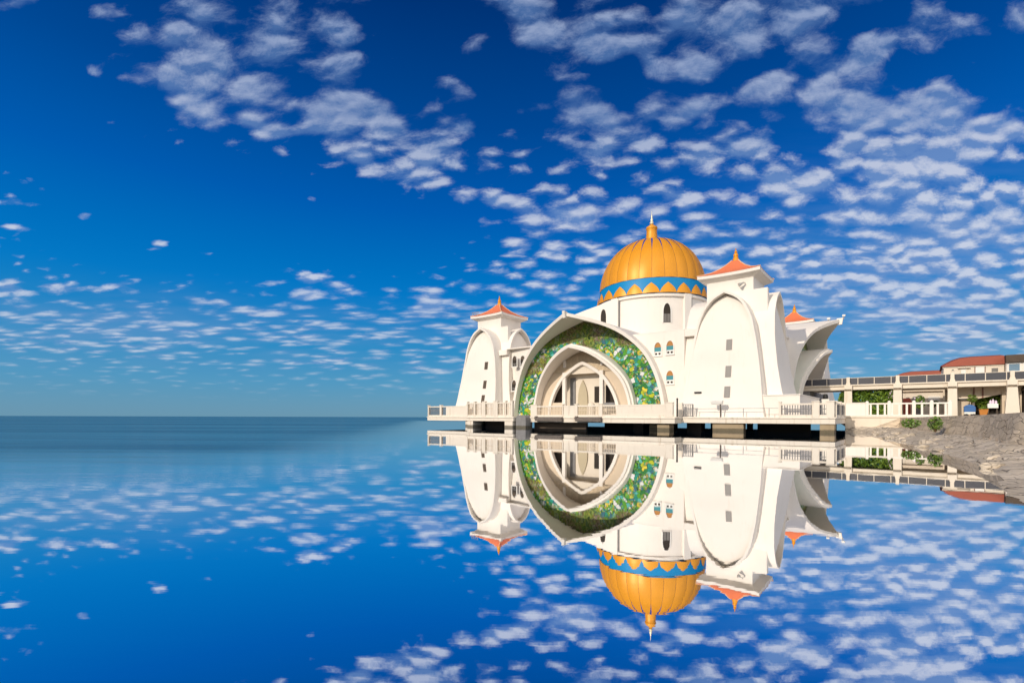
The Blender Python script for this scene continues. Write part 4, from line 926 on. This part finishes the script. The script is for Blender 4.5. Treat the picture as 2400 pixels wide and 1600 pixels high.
b = MB(); b.box(28.93, 29.1, -.6, -.4, 1.0, 2.4); b.build('prop', CREAM, ki); b = MB(); b.box(30.9, 31.2, -.95, -.62, 1.0, 2.5); b.build('pillar', CREAM, ki); b = MB(); b.box(31.05, 31.3, -.68, -.6, 3.3, 3.45); b.build('lamp', BLACK, ki)
ca = thing('handcart', 'small blue covered handcart with white base parked beside the kiosk', 'cart', (28.65, -3, 1.1))
b = MB(); b.hexa([(28.28, -3.3, 1.55), (28.98, -3.3, 1.55), (28.98, -2.7, 1.55), (28.28, -2.7, 1.55), (28.28, -3.3, 1.98), (28.98, -3.3, 1.92), (28.98, -2.7, 1.92), (28.28, -2.7, 1.98)]); b.prism([(28.26, -3.32, 1.96), (29.0, -3.32, 1.9), (28.85, -3.32, 2.08), (28.6, -3.32, 2.16), (28.4, -3.32, 2.1)], (0, .64, 0)); b.build('cover', mat('blue_tarpaulin', (.045, .14, .36), .5, .25, 4), ca, bevel=.02)
b = MB(); b.box(28.3, 28.96, -3.28, -2.72, 1.38, 1.55); b.build('base', WPAINT, ca)
for x in (28.42, 28.86):
    for y in (-3.25, -2.75):
        b = MB(); b.tube([(x, y - .05, 1.25), (x, y + .05, 1.25)], .15, 12); b.build('wheel', BLACK, ca)
tb = thing('planter', 'orange terracotta planter on the promenade in front of the dark kiosk opening', 'planter', (29.4, -3.6, 1.1))
b = MB(); b.hexa([(29.22, -3.8, 1.12), (29.56, -3.8, 1.12), (29.56, -3.4, 1.12), (29.22, -3.4, 1.12), (29.14, -3.86, 1.70), (29.66, -3.86, 1.70), (29.66, -3.34, 1.70), (29.14, -3.34, 1.70)]); b.box(29.12, 29.68, -3.88, -3.32, 1.70, 1.76); b.build('pot', mat('terracotta', (.48, .19, .04), .8), tb, bevel=.01)
b = MB(); leaves(b, (29.4, -3.6, 1.86), (.24, .22, .12), 90, .06); b.build('plant', SHRUB, tb, smooth=0, fix=False)
st = thing('display_stand', 'white display table with goods under the kiosk canopy', 'table', (30.0, -2.5, 1.1))
b = MB(); b.box(29.72, 30.34, -2.7, -2.3, 1.86, 2.22); b.build('board', WPAINT, st, bevel=.01)
for x in (29.78, 30.28):
    b = MB(); b.box(x - .03, x + .03, -2.55, -2.45, 1.05, 1.86); b.build('leg', DBROWN, st)
b = MB()
for x, h_ in ((29.9, .32), (30.05, .42), (30.22, .28)): b.lathe([(.07, 2.22), (.08, 2.22 + h_ * .6), (.03, 2.22 + h_ * .8), (.0, 2.22 + h_)], (x, -2.5), 8)
b.build('goods', FLOWER, st)
b = MB(); b.box(32.0, 33.0, -1.2, 1.5, 1.0, 3.6); b.box(31.85, 33.1, -1.35, 1.5, 3.3, 3.45); single(b, 'shade_gap_box', DBROWN, (32.4, 0, 1), 'dark box standing in for the shaded gap behind the last footbridge column at the right edge', 'dark box', bevel=.02)  # dark box stands in for the shaded gap beside the column
